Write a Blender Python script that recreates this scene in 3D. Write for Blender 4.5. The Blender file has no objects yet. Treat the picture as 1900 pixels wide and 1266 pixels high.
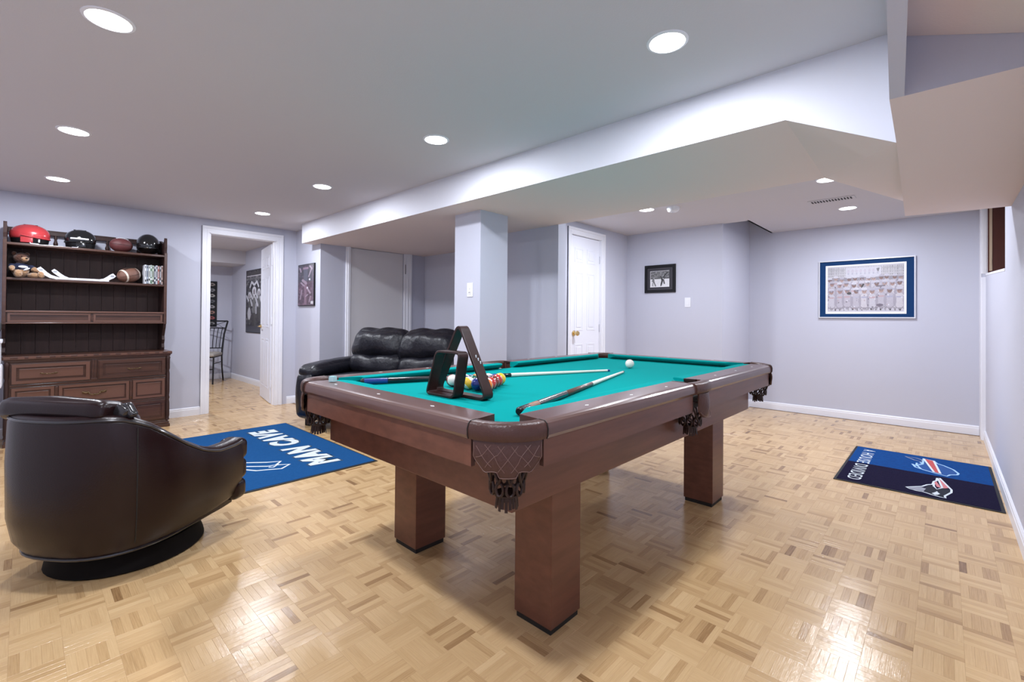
import bpy, bmesh, math, random
from mathutils import Vector, Matrix
import numpy as np
random.seed(7); RNG = np.random.RandomState(5)
SC = bpy.context.scene
COL = SC.collection
PI = math.pi

# ------------------------------------------------------------------ camera, world, exposure
cam_d = bpy.data.cameras.new('camera'); cam = bpy.data.objects.new('camera', cam_d); COL.objects.link(cam)
cam_d.sensor_width = 36.0; cam_d.lens = 16.163; cam_d.shift_x = 0.0; cam_d.shift_y = -0.02544
cam_d.clip_start = 0.02; cam_d.clip_end = 60
R_ = Vector((0.68482, -0.728665, 0.008286)); U_ = Vector((-0.011373, 0.000681, 0.999935)); F_ = Vector((0.728623, 0.68487, 0.007821))
cam.matrix_world = Matrix(((R_.x, U_.x, -F_.x, 0), (R_.y, U_.y, -F_.y, 0), (R_.z, U_.z, -F_.z, 1.105), (0, 0, 0, 1)))
SC.camera = cam
w = bpy.data.worlds.new('world'); SC.world = w; w.use_nodes = True
w.node_tree.nodes['Background'].inputs[0].default_value = (0.75, 0.82, 1.0, 1)
w.node_tree.nodes['Background'].inputs[1].default_value = 0.6
vs = SC.view_settings; vs.view_transform = 'Standard'; vs.look = 'None'; vs.gamma = 1.0; vs.use_curve_mapping = False
vs.exposure = 0.0
POT_POWER = 17.5
POT_COLOR = (0.91, 0.95, 1.04)

# ------------------------------------------------------------------ helpers
def L(c):
    c = c / 255.0
    return c / 12.92 if c <= 0.04045 else ((c + 0.055) / 1.055) ** 2.4
def rgb(r, g, b): return (L(r), L(g), L(b))

def mat(name, color, rough=0.5, metal=0.0, coat=0.0, bump=None, var=None, emit=0.0, spec=0.5, trans=0.0, attr=None, sheen=0.0):
    """bump = (noise scale, strength); var = (noise scale vector, amount, second colour)"""
    m = bpy.data.materials.new(name); m.use_nodes = True
    nt = m.node_tree; b = nt.nodes['Principled BSDF']; N = nt.nodes.new
    b.inputs['Base Color'].default_value = (*color, 1)
    b.inputs['Roughness'].default_value = rough; b.inputs['Metallic'].default_value = metal
    b.inputs['Coat Weight'].default_value = coat; b.inputs['Coat Roughness'].default_value = 0.12
    b.inputs['Specular IOR Level'].default_value = spec
    if sheen: b.inputs['Sheen Weight'].default_value = sheen
    if trans: b.inputs['Transmission Weight'].default_value = trans
    if emit:
        b.inputs['Emission Color'].default_value = (*color, 1); b.inputs['Emission Strength'].default_value = emit
    tc = None
    if var or bump:
        tc = N('ShaderNodeTexCoord')
    if attr:
        a = N('ShaderNodeAttribute'); a.attribute_name = attr
        nt.links.new(a.outputs['Color'], b.inputs['Base Color'])
    if var:
        sc, amt, c2 = var
        mp = N('ShaderNodeMapping'); mp.inputs['Scale'].default_value = sc if isinstance(sc, tuple) else (sc, sc, sc)
        nz = N('ShaderNodeTexNoise'); nz.inputs['Scale'].default_value = 1.0; nz.inputs['Detail'].default_value = 6; nz.inputs['Roughness'].default_value = 0.6
        rp = N('ShaderNodeValToRGB'); rp.color_ramp.elements[0].position = 0.3; rp.color_ramp.elements[1].position = 0.72
        rp.color_ramp.elements[0].color = (*c2, 1); rp.color_ramp.elements[1].color = (*color, 1)
        mx = N('ShaderNodeMix'); mx.data_type = 'RGBA'; mx.inputs[0].default_value = amt
        mx.inputs[6].default_value = (*color, 1)
        nt.links.new(tc.outputs['Object'], mp.inputs[0]); nt.links.new(mp.outputs[0], nz.inputs['Vector'])
        nt.links.new(nz.outputs['Fac'], rp.inputs[0]); nt.links.new(rp.outputs[0], mx.inputs[7])
        nt.links.new(mx.outputs[2], b.inputs['Base Color'])
    if bump:
        nz2 = N('ShaderNodeTexNoise'); nz2.inputs['Scale'].default_value = bump[0]; nz2.inputs['Detail'].default_value = 5
        bp = N('ShaderNodeBump'); bp.inputs['Strength'].default_value = bump[1]; bp.inputs['Distance'].default_value = 0.02
        nt.links.new(tc.outputs['Object'], nz2.inputs['Vector']); nt.links.new(nz2.outputs['Fac'], bp.inputs['Height'])
        nt.links.new(bp.outputs[0], b.inputs['Normal'])
    return m

MW = {}      # object -> matrix of the thing's local frame in the world
def link(o): COL.objects.link(o); return o
def thing(name, label, cat, loc=(0, 0, 0), rotz=0.0, group=None):
    o = link(bpy.data.objects.new(name, None)); o.empty_display_size = 0.1
    o.location = loc; o.rotation_euler = (0, 0, rotz)
    o['label'] = label; o['category'] = cat
    if group: o['group'] = group
    MW[o] = Matrix.Translation(Vector(loc)) @ Matrix.Rotation(rotz, 4, 'Z')
    return o
def tag(o, label, cat, group=None):
    o['label'] = label; o['category'] = cat
    if group: o['group'] = group
    return o

class MB:
    """collects shapes into one bmesh"""
    def __init__(s): s.bm = bmesh.new(); s.mi = 0
    def _f(s, vs):
        try:
            f = s.bm.faces.new(vs); f.material_index = s.mi; return f
        except ValueError: return None
    def box(s, x0, x1, y0, y1, z0, z1, bev=0.0, M=None, seg=2):
        b = s.bm
        x0, x1 = min(x0, x1), max(x0, x1); y0, y1 = min(y0, y1), max(y0, y1); z0, z1 = min(z0, z1), max(z0, z1)
        v = [b.verts.new((x, y, z)) for x in (x0, x1) for y in (y0, y1) for z in (z0, z1)]
        fs = [s._f([v[i] for i in q]) for q in ((0, 1, 3, 2), (4, 6, 7, 5), (0, 4, 5, 1), (2, 3, 7, 6), (0, 2, 6, 4), (1, 5, 7, 3))]
        if bev > 0:
            es = list({e for f in fs for e in f.edges})
            r = bmesh.ops.bevel(b, geom=es, offset=bev, segments=seg, profile=0.6, affect='EDGES', clamp_overlap=True)
            vv = list({x for f in r['faces'] for x in f.verts} | {x for f in fs if f.is_valid for x in f.verts})
            for f in r['faces']: f.material_index = s.mi
        else: vv = v
        if M is not None:
            for x in vv: x.co = M @ x.co
        return s
    def prism(s, pts, z0, z1, M=None):
        """polygon in XY (counter-clockwise) extruded from z0 to z1"""
        lo = [s.bm.verts.new((p[0], p[1], z0)) for p in pts]; hi = [s.bm.verts.new((p[0], p[1], z1)) for p in pts]
        n = len(pts)
        s._f(list(reversed(lo))); s._f(hi)
        for i in range(n): s._f([lo[i], lo[(i + 1) % n], hi[(i + 1) % n], hi[i]])
        if M is not None:
            for x in lo + hi: x.co = M @ x.co
        return s
    def loft(s, rings, closed=True, caps=True):
        """rings: list of lists of points, same count"""
        R = [[s.bm.verts.new(p) for p in r] for r in rings]; n = len(R[0])
        for a, b in zip(R, R[1:]):
            for i in range(n if closed else n - 1):
                j = (i + 1) % n; s._f([a[i], a[j], b[j], b[i]])
        if caps and closed: s._f(list(reversed(R[0]))); s._f(R[-1])
        return s
    def tube(s, pts, r, n=8, closed=False):
        pts = [Vector(p) for p in pts]; m = len(pts); rings = []
        up = None
        for i, p in enumerate(pts):
            a = pts[i - 1] if (i > 0 or closed) else p; c = pts[(i + 1) % m] if (i < m - 1 or closed) else p
            t = (c - a).normalized() if (c - a).length > 1e-9 else Vector((0, 0, 1))
            if up is None: up = Vector((0, 0, 1)) if abs(t.z) < 0.9 else Vector((1, 0, 0))
            u = (up - t * up.dot(t))
            if u.length < 1e-6: u = t.orthogonal()
            u.normalize(); up = u; v = t.cross(u)
            rr = r[i] if isinstance(r, (list, tuple)) else r
            rings.append([p + (u * math.cos(2 * PI * k / n) + v * math.sin(2 * PI * k / n)) * rr for k in range(n)])
        if closed: rings.append(rings[0]); return s.loft(rings, True, False)
        return s.loft(rings)
    def lathe(s, prof, n=24, M=None, ang=2 * PI):
        """prof = list of (radius, z); about local z"""
        full = abs(ang - 2 * PI) < 1e-6; rows = []
        for r, z in prof:
            row = []
            for k in range(n if full else n + 1):
                a = ang * k / n; p = Vector((r * math.cos(a), r * math.sin(a), z))
                row.append(M @ p if M is not None else p)
            rows.append(row)
        return s.loft(rows, full, full and prof[0][0] > 1e-4) if full else s.loft(rows, False, False)
    def ell(s, c, r, n=16, m=10, M=None, fn=None):
        rows = []
        for i in range(1, m):
            t = PI * i / m; rows.append([Vector((math.sin(t) * math.cos(2 * PI * k / n), math.sin(t) * math.sin(2 * PI * k / n), -math.cos(t))) for k in range(n)])
        def T(p):
            q = Vector((p.x * r[0], p.y * r[1], p.z * r[2]))
            if fn: q = fn(q)
            if M is not None: q = M @ q
            return q + Vector(c)
        R = [[s.bm.verts.new(T(p)) for p in row] for row in rows]
        bot = s.bm.verts.new(T(Vector((0, 0, -1)))); top = s.bm.verts.new(T(Vector((0, 0, 1))))
        for a, b in zip(R, R[1:]):
            for i in range(n): s._f([a[i], a[(i + 1) % n], b[(i + 1) % n], b[i]])
        for i in range(n):
            s._f([bot, R[0][(i + 1) % n], R[0][i]]); s._f([top, R[-1][i], R[-1][(i + 1) % n]])
        return s
    def cushion(s, h, r, M, bulge=(0, 0, 0), n=12, noise=0.0, seed=0):
        """rounded, bulging box of half sizes h"""
        b2 = bmesh.new(); bmesh.ops.create_cube(b2, size=2.0)
        bmesh.ops.subdivide_edges(b2, edges=b2.edges[:], cuts=n, use_grid_fill=True)
        core = [max(h[i] - r, 0.001) for i in range(3)]; rs = random.Random(seed); ph = [rs.uniform(0, 6) for _ in range(6)]
        vm = {}
        for v in b2.verts:
            p = v.co; q = Vector((p.x * h[0], p.y * h[1], p.z * h[2]))
            c = Vector([max(-core[i], min(core[i], q[i])) for i in range(3)]); d = q - c
            o = c + d.normalized() * r if d.length > 1e-9 else c
            for i in range(3):
                a, e = (i + 1) % 3, (i + 2) % 3
                k = max(0, 1 - p[a] ** 2) * max(0, 1 - p[e] ** 2)
                o[i] += bulge[i] * k * p[i]
            if noise:
                k = noise * (math.sin(9 * o.x + 6 * o.z + ph[0]) * math.sin(14 * o.z + ph[1]) + 0.6 * math.sin(23 * o.x - 11 * o.y + ph[2]) * math.sin(17 * o.y + 9 * o.z + ph[3]))
                o += q.normalized() * k
            vm[v] = s.bm.verts.new(M @ o)
        for f in b2.faces: s._f([vm[v] for v in f.verts])
        b2.free(); return s
    def done(s, name, mats, parent=None, smooth=False, local=False, kind=None, angle=None):
        me = bpy.data.meshes.new(name); bm = s.bm
        bmesh.ops.recalc_face_normals(bm, faces=bm.faces[:])
        if parent is not None and not local:
            bm.transform(MW[parent].inverted())
        if smooth:
            for f in bm.faces: f.smooth = True
            ca = math.radians(angle if angle else 40)
            for e in bm.edges:
                if len(e.link_faces) == 2 and e.calc_face_angle(0) > ca: e.smooth = False
        bm.to_mesh(me); bm.free()
        for m in (mats if isinstance(mats, (list, tuple)) else [mats]): me.materials.append(m)
        o = link(bpy.data.objects.new(name, me))
        if parent is not None: o.parent = parent; MW[o] = MW[parent]
        else: MW[o] = Matrix.Identity(4)
        if kind: o['kind'] = kind
        return o

def struct(name, mb, m, parent=None, smooth=False):
    return mb.done(name, m, parent, smooth, kind='structure' if parent is None else None)
def copy_tree(o, parent=None):
    c = o.copy(); link(c)
    if parent is not None: c.parent = parent
    MW[c] = MW[o].copy() if o in MW else Matrix.Identity(4)
    for ch in list(o.children): copy_tree(ch, c)
    return c
def text_mb(txt, size, M, depth=0.0006, offset=0.0, sx=1.0, shear=0.0, align='LEFT', mb=None, spacing=1.0):
    cu = bpy.data.curves.new('lettering', 'FONT'); cu.body = txt; cu.size = size; cu.offset = offset; cu.shear = shear
    cu.extrude = depth / 2; cu.align_x = align; cu.space_character = spacing; cu.resolution_u = 3
    o = bpy.data.objects.new('lettering', cu); link(o)
    dg = bpy.context.evaluated_depsgraph_get(); me = bpy.data.meshes.new_from_object(o.evaluated_get(dg))
    mb = mb or MB(); me.transform(M @ Matrix.Diagonal((sx, 1, 1, 1)))
    mb.bm.from_mesh(me); bpy.data.objects.remove(o); bpy.data.curves.remove(cu); bpy.data.meshes.remove(me)
    return mb
def arc(c, r, a0, a1, n): return [(c[0] + r * math.cos(a0 + (a1 - a0) * i / n), c[1] + r * math.sin(a0 + (a1 - a0) * i / n)) for i in range(n + 1)]
def rounded(pts, r, n=5):
    """polygon with rounded corners"""
    out = []; m = len(pts)
    for i in range(m):
        p = Vector(pts[i]); a = (Vector(pts[i - 1]) - p); b = (Vector(pts[(i + 1) % m]) - p)
        rr = r[i] if isinstance(r, (list, tuple)) else r
        d = min(rr, a.length * .45, b.length * .45); A = p + a.normalized() * d; B = p + b.normalized() * d
        for k in range(n + 1):
            t = k / n; q = A.lerp(p, t).lerp(p.lerp(B, t), t); out.append((q.x, q.y))
    return out

# raster painter for flat prints (photographs and posters): becomes a colour attribute on a fine grid
class Paint:
    def __init__(s, w, h, bg): s.w, s.h = w, h; s.a = np.ones((h, w, 3)) * np.array(bg); s.Y, s.X = np.mgrid[0:h, 0:w]; s.X = (s.X + .5) / w; s.Y = (s.Y + .5) / h
    def ell(s, cx, cy, rx, ry, c, rot=0):
        dx, dy = s.X - cx, s.Y - cy; k = s.w / s.h
        if rot:
            dx2 = dx * k; dx, dy = (dx2 * math.cos(rot) + dy * math.sin(rot)) / k, -dx2 * math.sin(rot) + dy * math.cos(rot)
        s.a[(dx / rx) ** 2 + (dy / ry) ** 2 < 1] = c
    def rect(s, x0, y0, x1, y1, c): s.a[(s.X >= x0) & (s.X <= x1) & (s.Y >= y0) & (s.Y <= y1)] = c
    def poly(s, pts, c):
        ins = np.zeros(s.X.shape, bool); n = len(pts)
        for i in range(n):
            (x0, y0), (x1, y1) = pts[i], pts[(i + 1) % n]
            if y0 == y1: continue
            ins ^= ((s.Y >= min(y0, y1)) & (s.Y < max(y0, y1)) & (s.X < x0 + (s.Y - y0) * (x1 - x0) / (y1 - y0)))
        s.a[ins] = c
    def line(s, x0, y0, x1, y1, wd, c):
        k = s.w / s.h; ax, ay = x0 * k, y0; dx, dy = (x1 - x0) * k, y1 - y0; l2 = dx * dx + dy * dy + 1e-9
        t = np.clip(((s.X * k - ax) * dx + (s.Y - ay) * dy) / l2, 0, 1)
        s.a[(s.X * k - ax - t * dx) ** 2 + (s.Y - ay - t * dy) ** 2 < wd * wd] = c
    def noise(s, amt): s.a = np.clip(s.a * (1 + amt * RNG.randn(s.h, s.w, 1)), 0, 1)
def print_obj(name, paint, O, ux, uy, m, parent):
    """grid with corner O (top left), ux along the width, uy down; colour attribute 'ink'"""
    h, w_ = paint.h, paint.w; O, ux, uy = Vector(O), Vector(ux), Vector(uy)
    gx, gy = np.meshgrid(np.linspace(0, 1, w_), np.linspace(0, 1, h))
    co = np.array(O)[None, None] + gx[..., None] * np.array(ux) + gy[..., None] * np.array(uy)
    co = co.reshape(-1, 3); Mi = np.array(MW[parent].inverted()); co = co @ Mi[:3, :3].T + Mi[:3, 3]
    idx = np.arange(h * w_).reshape(h, w_); q = np.stack([idx[:-1, :-1], idx[1:, :-1], idx[1:, 1:], idx[:-1, 1:]], -1).reshape(-1, 4)
    me = bpy.data.meshes.new(name); me.vertices.add(len(co)); me.vertices.foreach_set('co', co.ravel())
    me.loops.add(q.size); me.loops.foreach_set('vertex_index', q.ravel().astype(np.int32))
    me.polygons.add(len(q)); me.polygons.foreach_set('loop_start', np.arange(0, q.size, 4, dtype=np.int32))
    me.update(calc_edges=True)
    at = me.color_attributes.new('ink', 'FLOAT_COLOR', 'POINT')
    at.data.foreach_set('color', np.concatenate([paint.a.reshape(-1, 3), np.ones((h * w_, 1))], 1).ravel())
    me.materials.append(m); o = link(bpy.data.objects.new(name, me)); o.parent = parent; MW[o] = MW[parent]
    return o

# ------------------------------------------------------------------ materials
M_wall = mat('wall_paint', rgb(198, 200, 214), 0.75, bump=(180, 0.04))
M_ceil = mat('ceiling_paint', rgb(206, 203, 208), 0.85, bump=(160, 0.05))
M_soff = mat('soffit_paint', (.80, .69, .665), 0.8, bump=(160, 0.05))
M_white = mat('white_trim_paint', rgb(238, 239, 246), 0.4)
M_door = mat('white_door_paint', rgb(236, 238, 248), 0.38)
M_greydoor = mat('grey_panel_paint', rgb(226, 225, 228), 0.6)
M_brass = mat('brass', (0.75, 0.55, 0.25), 0.25, 1.0)
M_chrome = mat('chrome', (0.8, 0.8, 0.82), 0.18, 1.0)
M_dark = mat('dark_gap', (0.01, 0.009, 0.008), 0.7)
M_plastic = mat('white_plastic', rgb(236, 238, 245), 0.35)
M_twood = mat('table_mahogany', (0.165, 0.062, 0.038), 0.33, spec=0.5, var=((3, 14, 30), 0.75, (0.085, 0.030, 0.018)))
M_trail = mat('rail_top_wood', (0.115, 0.055, 0.045), 0.30, coat=0.25, var=((6, 8, 30), 0.5, (0.08, 0.036, 0.029)))
M_cloth = mat('green_baize', (0.0, 0.275, 0.265), 1.0, spec=0.06, bump=(900, 0.06))
M_leather = mat('pocket_leather', (0.078, 0.033, 0.025), 0.36, spec=.4, bump=(120, 0.12), var=(9, 0.6, (0.05, 0.02, 0.016)))
M_leather_edge = mat('leather_edge', (0.16, 0.09, 0.075), 0.5)
M_net = mat('net_leather', (0.024, 0.009, 0.007), 0.45, spec=.35)
M_pearl = mat('pearl_sight', (0.85, 0.85, 0.83), 0.25)
M_rack = mat('rack_wood', (0.038, 0.013, 0.011), 0.38, spec=0.4, var=((20, 20, 60), 0.6, (0.016, 0.006, 0.005)))
M_black_leather = mat('black_leather', (0.008, 0.008, 0.013), 0.36, spec=0.42, bump=(24, 0.30))
M_brown_leather = mat('dark_vinyl', (0.012, 0.0035, 0.004), 0.27, spec=0.36, bump=(220, 0.06))
M_piping = mat('vinyl_piping', (0.02, 0.018, 0.02), 0.2, coat=0.4)
M_black = mat('black_plastic', (0.006, 0.006, 0.007), 0.4, spec=.3)
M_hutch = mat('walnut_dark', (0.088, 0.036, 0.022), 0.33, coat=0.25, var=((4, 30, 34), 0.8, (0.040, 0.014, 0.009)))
M_hutch_dk = mat('walnut_deep', (0.052, 0.026, 0.022), 0.5, spec=.3, var=((36, 30, 3), 0.7, (0.026, 0.012, 0.011)))  # deeper walnut tone for back planks, sides, columns and gallery
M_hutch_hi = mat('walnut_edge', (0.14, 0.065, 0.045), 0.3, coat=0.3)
M_bronze = mat('aged_brass', (0.13, 0.085, 0.045), 0.4, 0.85)
M_redshell = mat('red_shell', (0.45, 0.04, 0.045), 0.25, coat=0.5)
M_blackshell = mat('black_shell', (0.008, 0.009, 0.010), 0.12, coat=0.7)
M_ballmaroon = mat('maroon_leather', (0.13, 0.035, 0.035), 0.4, bump=(400, 0.2))
M_ballbrown = mat('brown_leather', (0.20, 0.095, 0.065), 0.45, bump=(400, 0.25))
M_ballwhite = mat('cream_paint', rgb(235, 222, 205), 0.5)
M_fur = mat('tan_plush', (0.46, 0.27, 0.14), 0.95, bump=(70, 0.7), sheen=0.5, var=(22, 0.5, (0.28, 0.14, 0.06)))
M_fur_dk = mat('dark_plush', (0.09, 0.035, 0.02), 0.95, bump=(70, 0.7), sheen=0.3)
M_navy = mat('navy_cloth', (0.012, 0.016, 0.045), 0.85)
M_whitecloth = mat('white_cloth', (0.75, 0.76, 0.8), 0.8)
M_rug = mat('blue_rug_pile', (0.015, 0.105, 0.305), 1.0, spec=.1, bump=(420, 0.6), var=(60, 0.55, (0.010, 0.078, 0.24)))
M_base = mat('plinth_black', (0.004, 0.003, 0.003), 0.7, spec=0.15)
M_rugedge = mat('black_rubber_edge', (0.008, 0.008, 0.010), 0.7)
M_rugwhite = mat('white_pile', (0.72, 0.78, 0.82), 0.95, bump=(420, 0.4))
M_rugoutline = mat('navy_pile', (0.02, 0.06, 0.12), 0.95)
M_matblue = mat('royal_pile', (0.009, 0.085, 0.31), 1.0, spec=.1, bump=(300, 0.6), var=(50, 0.7, (0.009, 0.045, 0.20)))
M_matnavy = mat('navy_pile_mat', (0.009, 0.007, 0.030), 1.0, spec=.1, bump=(300, 0.6), var=(50, 0.7, (0.016, 0.012, 0.042)))
M_matred = mat('red_pile', (0.55, 0.09, 0.09), 0.95, bump=(300, 0.4))
M_matpink = mat('pink_pile', (0.60, 0.20, 0.22), 0.95)
M_silver = mat('silver_pile', (0.30, 0.31, 0.36), 0.95)
M_matdk = mat('darkest_pile', (0.008, 0.010, 0.022), 0.95)
M_ink = mat('print_ink', (0.5, 0.5, 0.5), 0.35, attr='ink', coat=0.2)
M_bluemat = mat('blue_mat_board', (0.003, 0.038, 0.135), 0.7, spec=.2, var=(40, 0.3, (0.002, 0.027, 0.10)))
M_mahog = mat('mahogany_board', (0.085, 0.018, 0.010), 0.45, var=((60, 60, 4), 0.5, (0.05, 0.010, 0.006)))
M_glass = mat('window_glass', (0.9, 0.95, 1.0), 0.05, trans=1.0)
M_chalk = mat('aqua_chalk', (0.30, 0.52, 0.52), 0.6)
M_chalkpaper = mat('chalk_label', (0.42, 0.62, 0.64), 0.5)
M_seatpad = mat('beige_seat_fabric', (0.42, 0.38, 0.34), 0.9, bump=(300, 0.4))
M_iron = mat('black_iron', (0.010, 0.010, 0.012), 0.4, 0.3)
M_substrate = mat('floor_joint', (0.30, 0.17, 0.075), 0.6)
M_pine = mat('pine_strip', (0.55, 0.42, 0.30), 0.5)

def parquet_material():
    m = bpy.data.materials.new('parquet_oak'); m.use_nodes = True; nt = m.node_tree; b = nt.nodes['Principled BSDF']; N = nt.nodes.new
    at = N('ShaderNodeAttribute'); at.attribute_name = 'tone'
    rp = N('ShaderNodeValToRGB'); cr = rp.color_ramp
    cr.elements[0].position = 0.0; cr.elements[0].color = (0.22, 0.115, 0.045, 1)
    cr.elements[1].position = 1.0; cr.elements[1].color = (0.72, 0.50, 0.265, 1)
    for p, c in ((0.25, (0.40, 0.235, 0.105)), (0.5, (0.56, 0.36, 0.170)), (0.75, (0.645, 0.43, 0.215))):
        e = cr.elements.new(p); e.color = (*c, 1)
    uv = N('ShaderNodeUVMap'); uv.uv_map = 'UVMap'
    mp = N('ShaderNodeMapping'); mp.inputs['Scale'].default_value = (9, 260, 1)
    nz = N('ShaderNodeTexNoise'); nz.inputs['Scale'].default_value = 1.0; nz.inputs['Detail'].default_value = 4; nz.inputs['Roughness'].default_value = 0.65
    mr = N('ShaderNodeMapRange'); mr.inputs['From Min'].default_value = 0.3; mr.inputs['From Max'].default_value = 0.7; mr.inputs['To Min'].default_value = -0.17; mr.inputs['To Max'].default_value = 0.12
    ad = N('ShaderNodeMath'); ad.operation = 'ADD'
    nt.links.new(uv.outputs[0], mp.inputs[0]); nt.links.new(mp.outputs[0], nz.inputs['Vector']); nt.links.new(nz.outputs['Fac'], mr.inputs[0])
    nt.links.new(at.outputs['Fac'], ad.inputs[0]); nt.links.new(mr.outputs[0], ad.inputs[1]); nt.links.new(ad.outputs[0], rp.inputs[0])
    nt.links.new(rp.outputs[0], b.inputs['Base Color'])
    tc = N('ShaderNodeTexCoord'); n2 = N('ShaderNodeTexNoise'); n2.inputs['Scale'].default_value = 55; n2.inputs['Detail'].default_value = 3
    bp = N('ShaderNodeBump'); bp.inputs['Strength'].default_value = 0.10; bp.inputs['Distance'].default_value = 0.004
    geo = N('ShaderNodeNewGeometry')
    nt.links.new(geo.outputs['Position'], n2.inputs['Vector']); nt.links.new(n2.outputs['Fac'], bp.inputs['Height'])
    bp2 = N('ShaderNodeBump'); bp2.inputs['Strength'].default_value = 0.14; bp2.inputs['Distance'].default_value = 0.002
    nt.links.new(nz.outputs['Fac'], bp2.inputs['Height']); nt.links.new(bp.outputs[0], bp2.inputs['Normal'])
    nt.links.new(bp2.outputs[0], b.inputs['Normal'])
    b.inputs['Roughness'].default_value = 0.19; b.inputs['Specular IOR Level'].default_value = 0.6
    return m
M_floor = parquet_material()

# ------------------------------------------------------------------ room shell
ZC, ZM = 2.205, 1.975
X0, YR, YL, XE = -0.75, -0.284, 6.083, 6.41      # front wall, right wall, left wall, end wall
ZT = 2.62                                        # walls run up past every ceiling

fl = MB(); fl.box(X0 - .1, 6.6, -0.9, 9.5, -0.12, -0.0035)
floor = struct('floor', fl, M_substrate)

wl = MB(); wl.box(X0 - .1, 1.44, YL, 6.2, 0, ZT); wl.box(2.17, 2.5, YL, 6.2, 0, ZT); wl.box(1.44, 2.17, YL, 6.2, 2.05, ZT)
struct('wall_left', wl, M_wall)
wp = MB(); wp.box(2.405, 2.50, 5.38, YL + .01, 0, ZT); wp.box(2.50, 2.775, 5.38, 5.47, 0, ZT); wp.box(3.56, 3.99, 5.38, 5.47, 0, ZT); wp.box(2.775, 3.56, 5.42, 5.47, 0, ZT)
struct('wall_closet', wp, M_wall)
struct('wall_alcove', MB().box(3.90, 3.99, 3.45, 5.38, 0, ZT).box(3.37, 3.99, 3.45, 3.54, 0, ZT), M_wall)
struct('wall_partition', MB().box(3.37, 3.485, 2.59, 3.45, 0, ZT), M_wall)
wd = MB(); wd.box(3.485, 4.175, 3.03, 3.14, 0, ZT); wd.box(4.795, 5.52, 3.03, 3.14, 0, ZT); wd.box(4.175, 4.795, 3.03, 3.14, 2.07, ZT)
struct('wall_door', wd, M_wall)
struct('wall_passage', MB().box(5.42, 5.52, 1.93, 3.03, 0, ZT).box(5.42, 6.5, 1.83, 1.93, 0, ZT), M_wall)
struct('wall_end', MB().box(XE, XE + .1, -0.9, 1.9, 0, ZT), M_wall)
wr = MB(); wr.box(X0 - .1, 4.30, YR - .16, YR, 0, ZT); wr.box(6.17, 6.42, -.47, -.255, 0, ZT)
wr.loft([[(x, y, 0) for x, y in ((4.30, YR - .16), (4.30, YR), (6.17, YR), (6.17, YR - .16))], [(4.30, YR - .16, 1.435), (4.30, YR, 1.435), (6.17, YR, 1.545), (6.17, YR - .16, 1.545)]])
struct('wall_right', wr, M_wall)
struct('wall_front', MB().box(X0 - .1, X0, -0.9, 6.2, 0, ZT), M_wall)
struct('pillar', MB().box(2.497, 2.812, 2.70, 3.018, 0, ZM + .1, 0.004), M_wall)

# ceilings
ce = MB()
ce.box(X0 - .1, 5.44, -0.9, 9.5, ZC, ZC + .08); ce.box(5.44, 6.6, -0.9, 1.58, ZC, ZC + .08); ce.box(5.42, 6.6, 1.58, 1.95, 2.5, 2.58)
ce.box(5.44, 5.46, 1.58, 1.84, ZC, 2.5); ce.box(5.44, 6.5, 1.56, 1.58, ZC, 2.5)
struct('ceiling', ce, M_ceil)
# flat underside of the beam and alcove
so = MB()
poly = [(2.254, 5.54), (2.254, .502), (3.33, .53), (3.37, 2.59), (3.40, 3.47), (3.92, 3.47), (3.92, 5.40), (2.405, 5.40), (2.405, 5.54)]
so.prism(list(reversed(poly)), ZM, ZC + .02)
# chamfer down to the lower bulkhead beside the right wall, then the bulkhead with its lip running towards the camera
B_, C_, P2_, P1_ = (2.254, .502, ZM), (2.254, .132, 1.782), (3.86, .183, 1.875), (3.33, .53, ZM)
so.loft([[B_, C_, P2_, P1_], [(p_[0], p_[1], ZC + .02) for p_ in (B_, C_, P2_, P1_)]])
poly = [(2.254, .132), (1.801, .122), (1.801, -.44), (3.93, -.44), (3.915, -.149), (3.86, .183)]
so.prism(list(reversed(poly)), 1.782, ZC + .02)
bmesh.ops.recalc_face_normals(so.bm, faces=so.bm.faces[:])
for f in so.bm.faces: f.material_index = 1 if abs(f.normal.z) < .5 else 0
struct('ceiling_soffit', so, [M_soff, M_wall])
lp = MB(); lp.prism([(X0, -.027), (X0, -.062), (1.8005, .087), (1.8005, .122)], 1.782, ZC + .02)
struct('ceiling_lip', lp, M_wall)
# sloping boxed underside in the pocket above the camera's right shoulder
sl = MB(); ya, yb_ = .087, -.44; zz = lambda y: 1.961 + (y - .085) * .378
sl.loft([[(x, ya - (1.801 - x) * .0586, zz(ya)), (x, yb_, zz(yb_)), (x, yb_, ZC + .02), (x, ya - (1.801 - x) * .0586, ZC + .02)] for x in (X0, 1.80)])
struct('ceiling_slope', sl, M_soff)
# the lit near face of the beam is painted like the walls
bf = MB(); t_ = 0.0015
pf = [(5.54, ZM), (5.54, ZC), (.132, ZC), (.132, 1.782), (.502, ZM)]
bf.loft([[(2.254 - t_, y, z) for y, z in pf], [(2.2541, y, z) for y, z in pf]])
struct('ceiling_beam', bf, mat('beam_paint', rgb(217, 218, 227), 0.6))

# back room seen through the open door
struct('wall_study', MB().box(2.573, 2.68, 6.2, 9.5, 0, ZT).box(0.0, 2.6, 9.35, 9.45, 0, ZT).box(0.0, 0.1, 6.2, 9.4, 0, ZT), M_wall)
struct('ceiling_study', MB().box(0.1, 2.573, 8.62, 9.35, 1.985, ZC), M_ceil)

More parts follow.
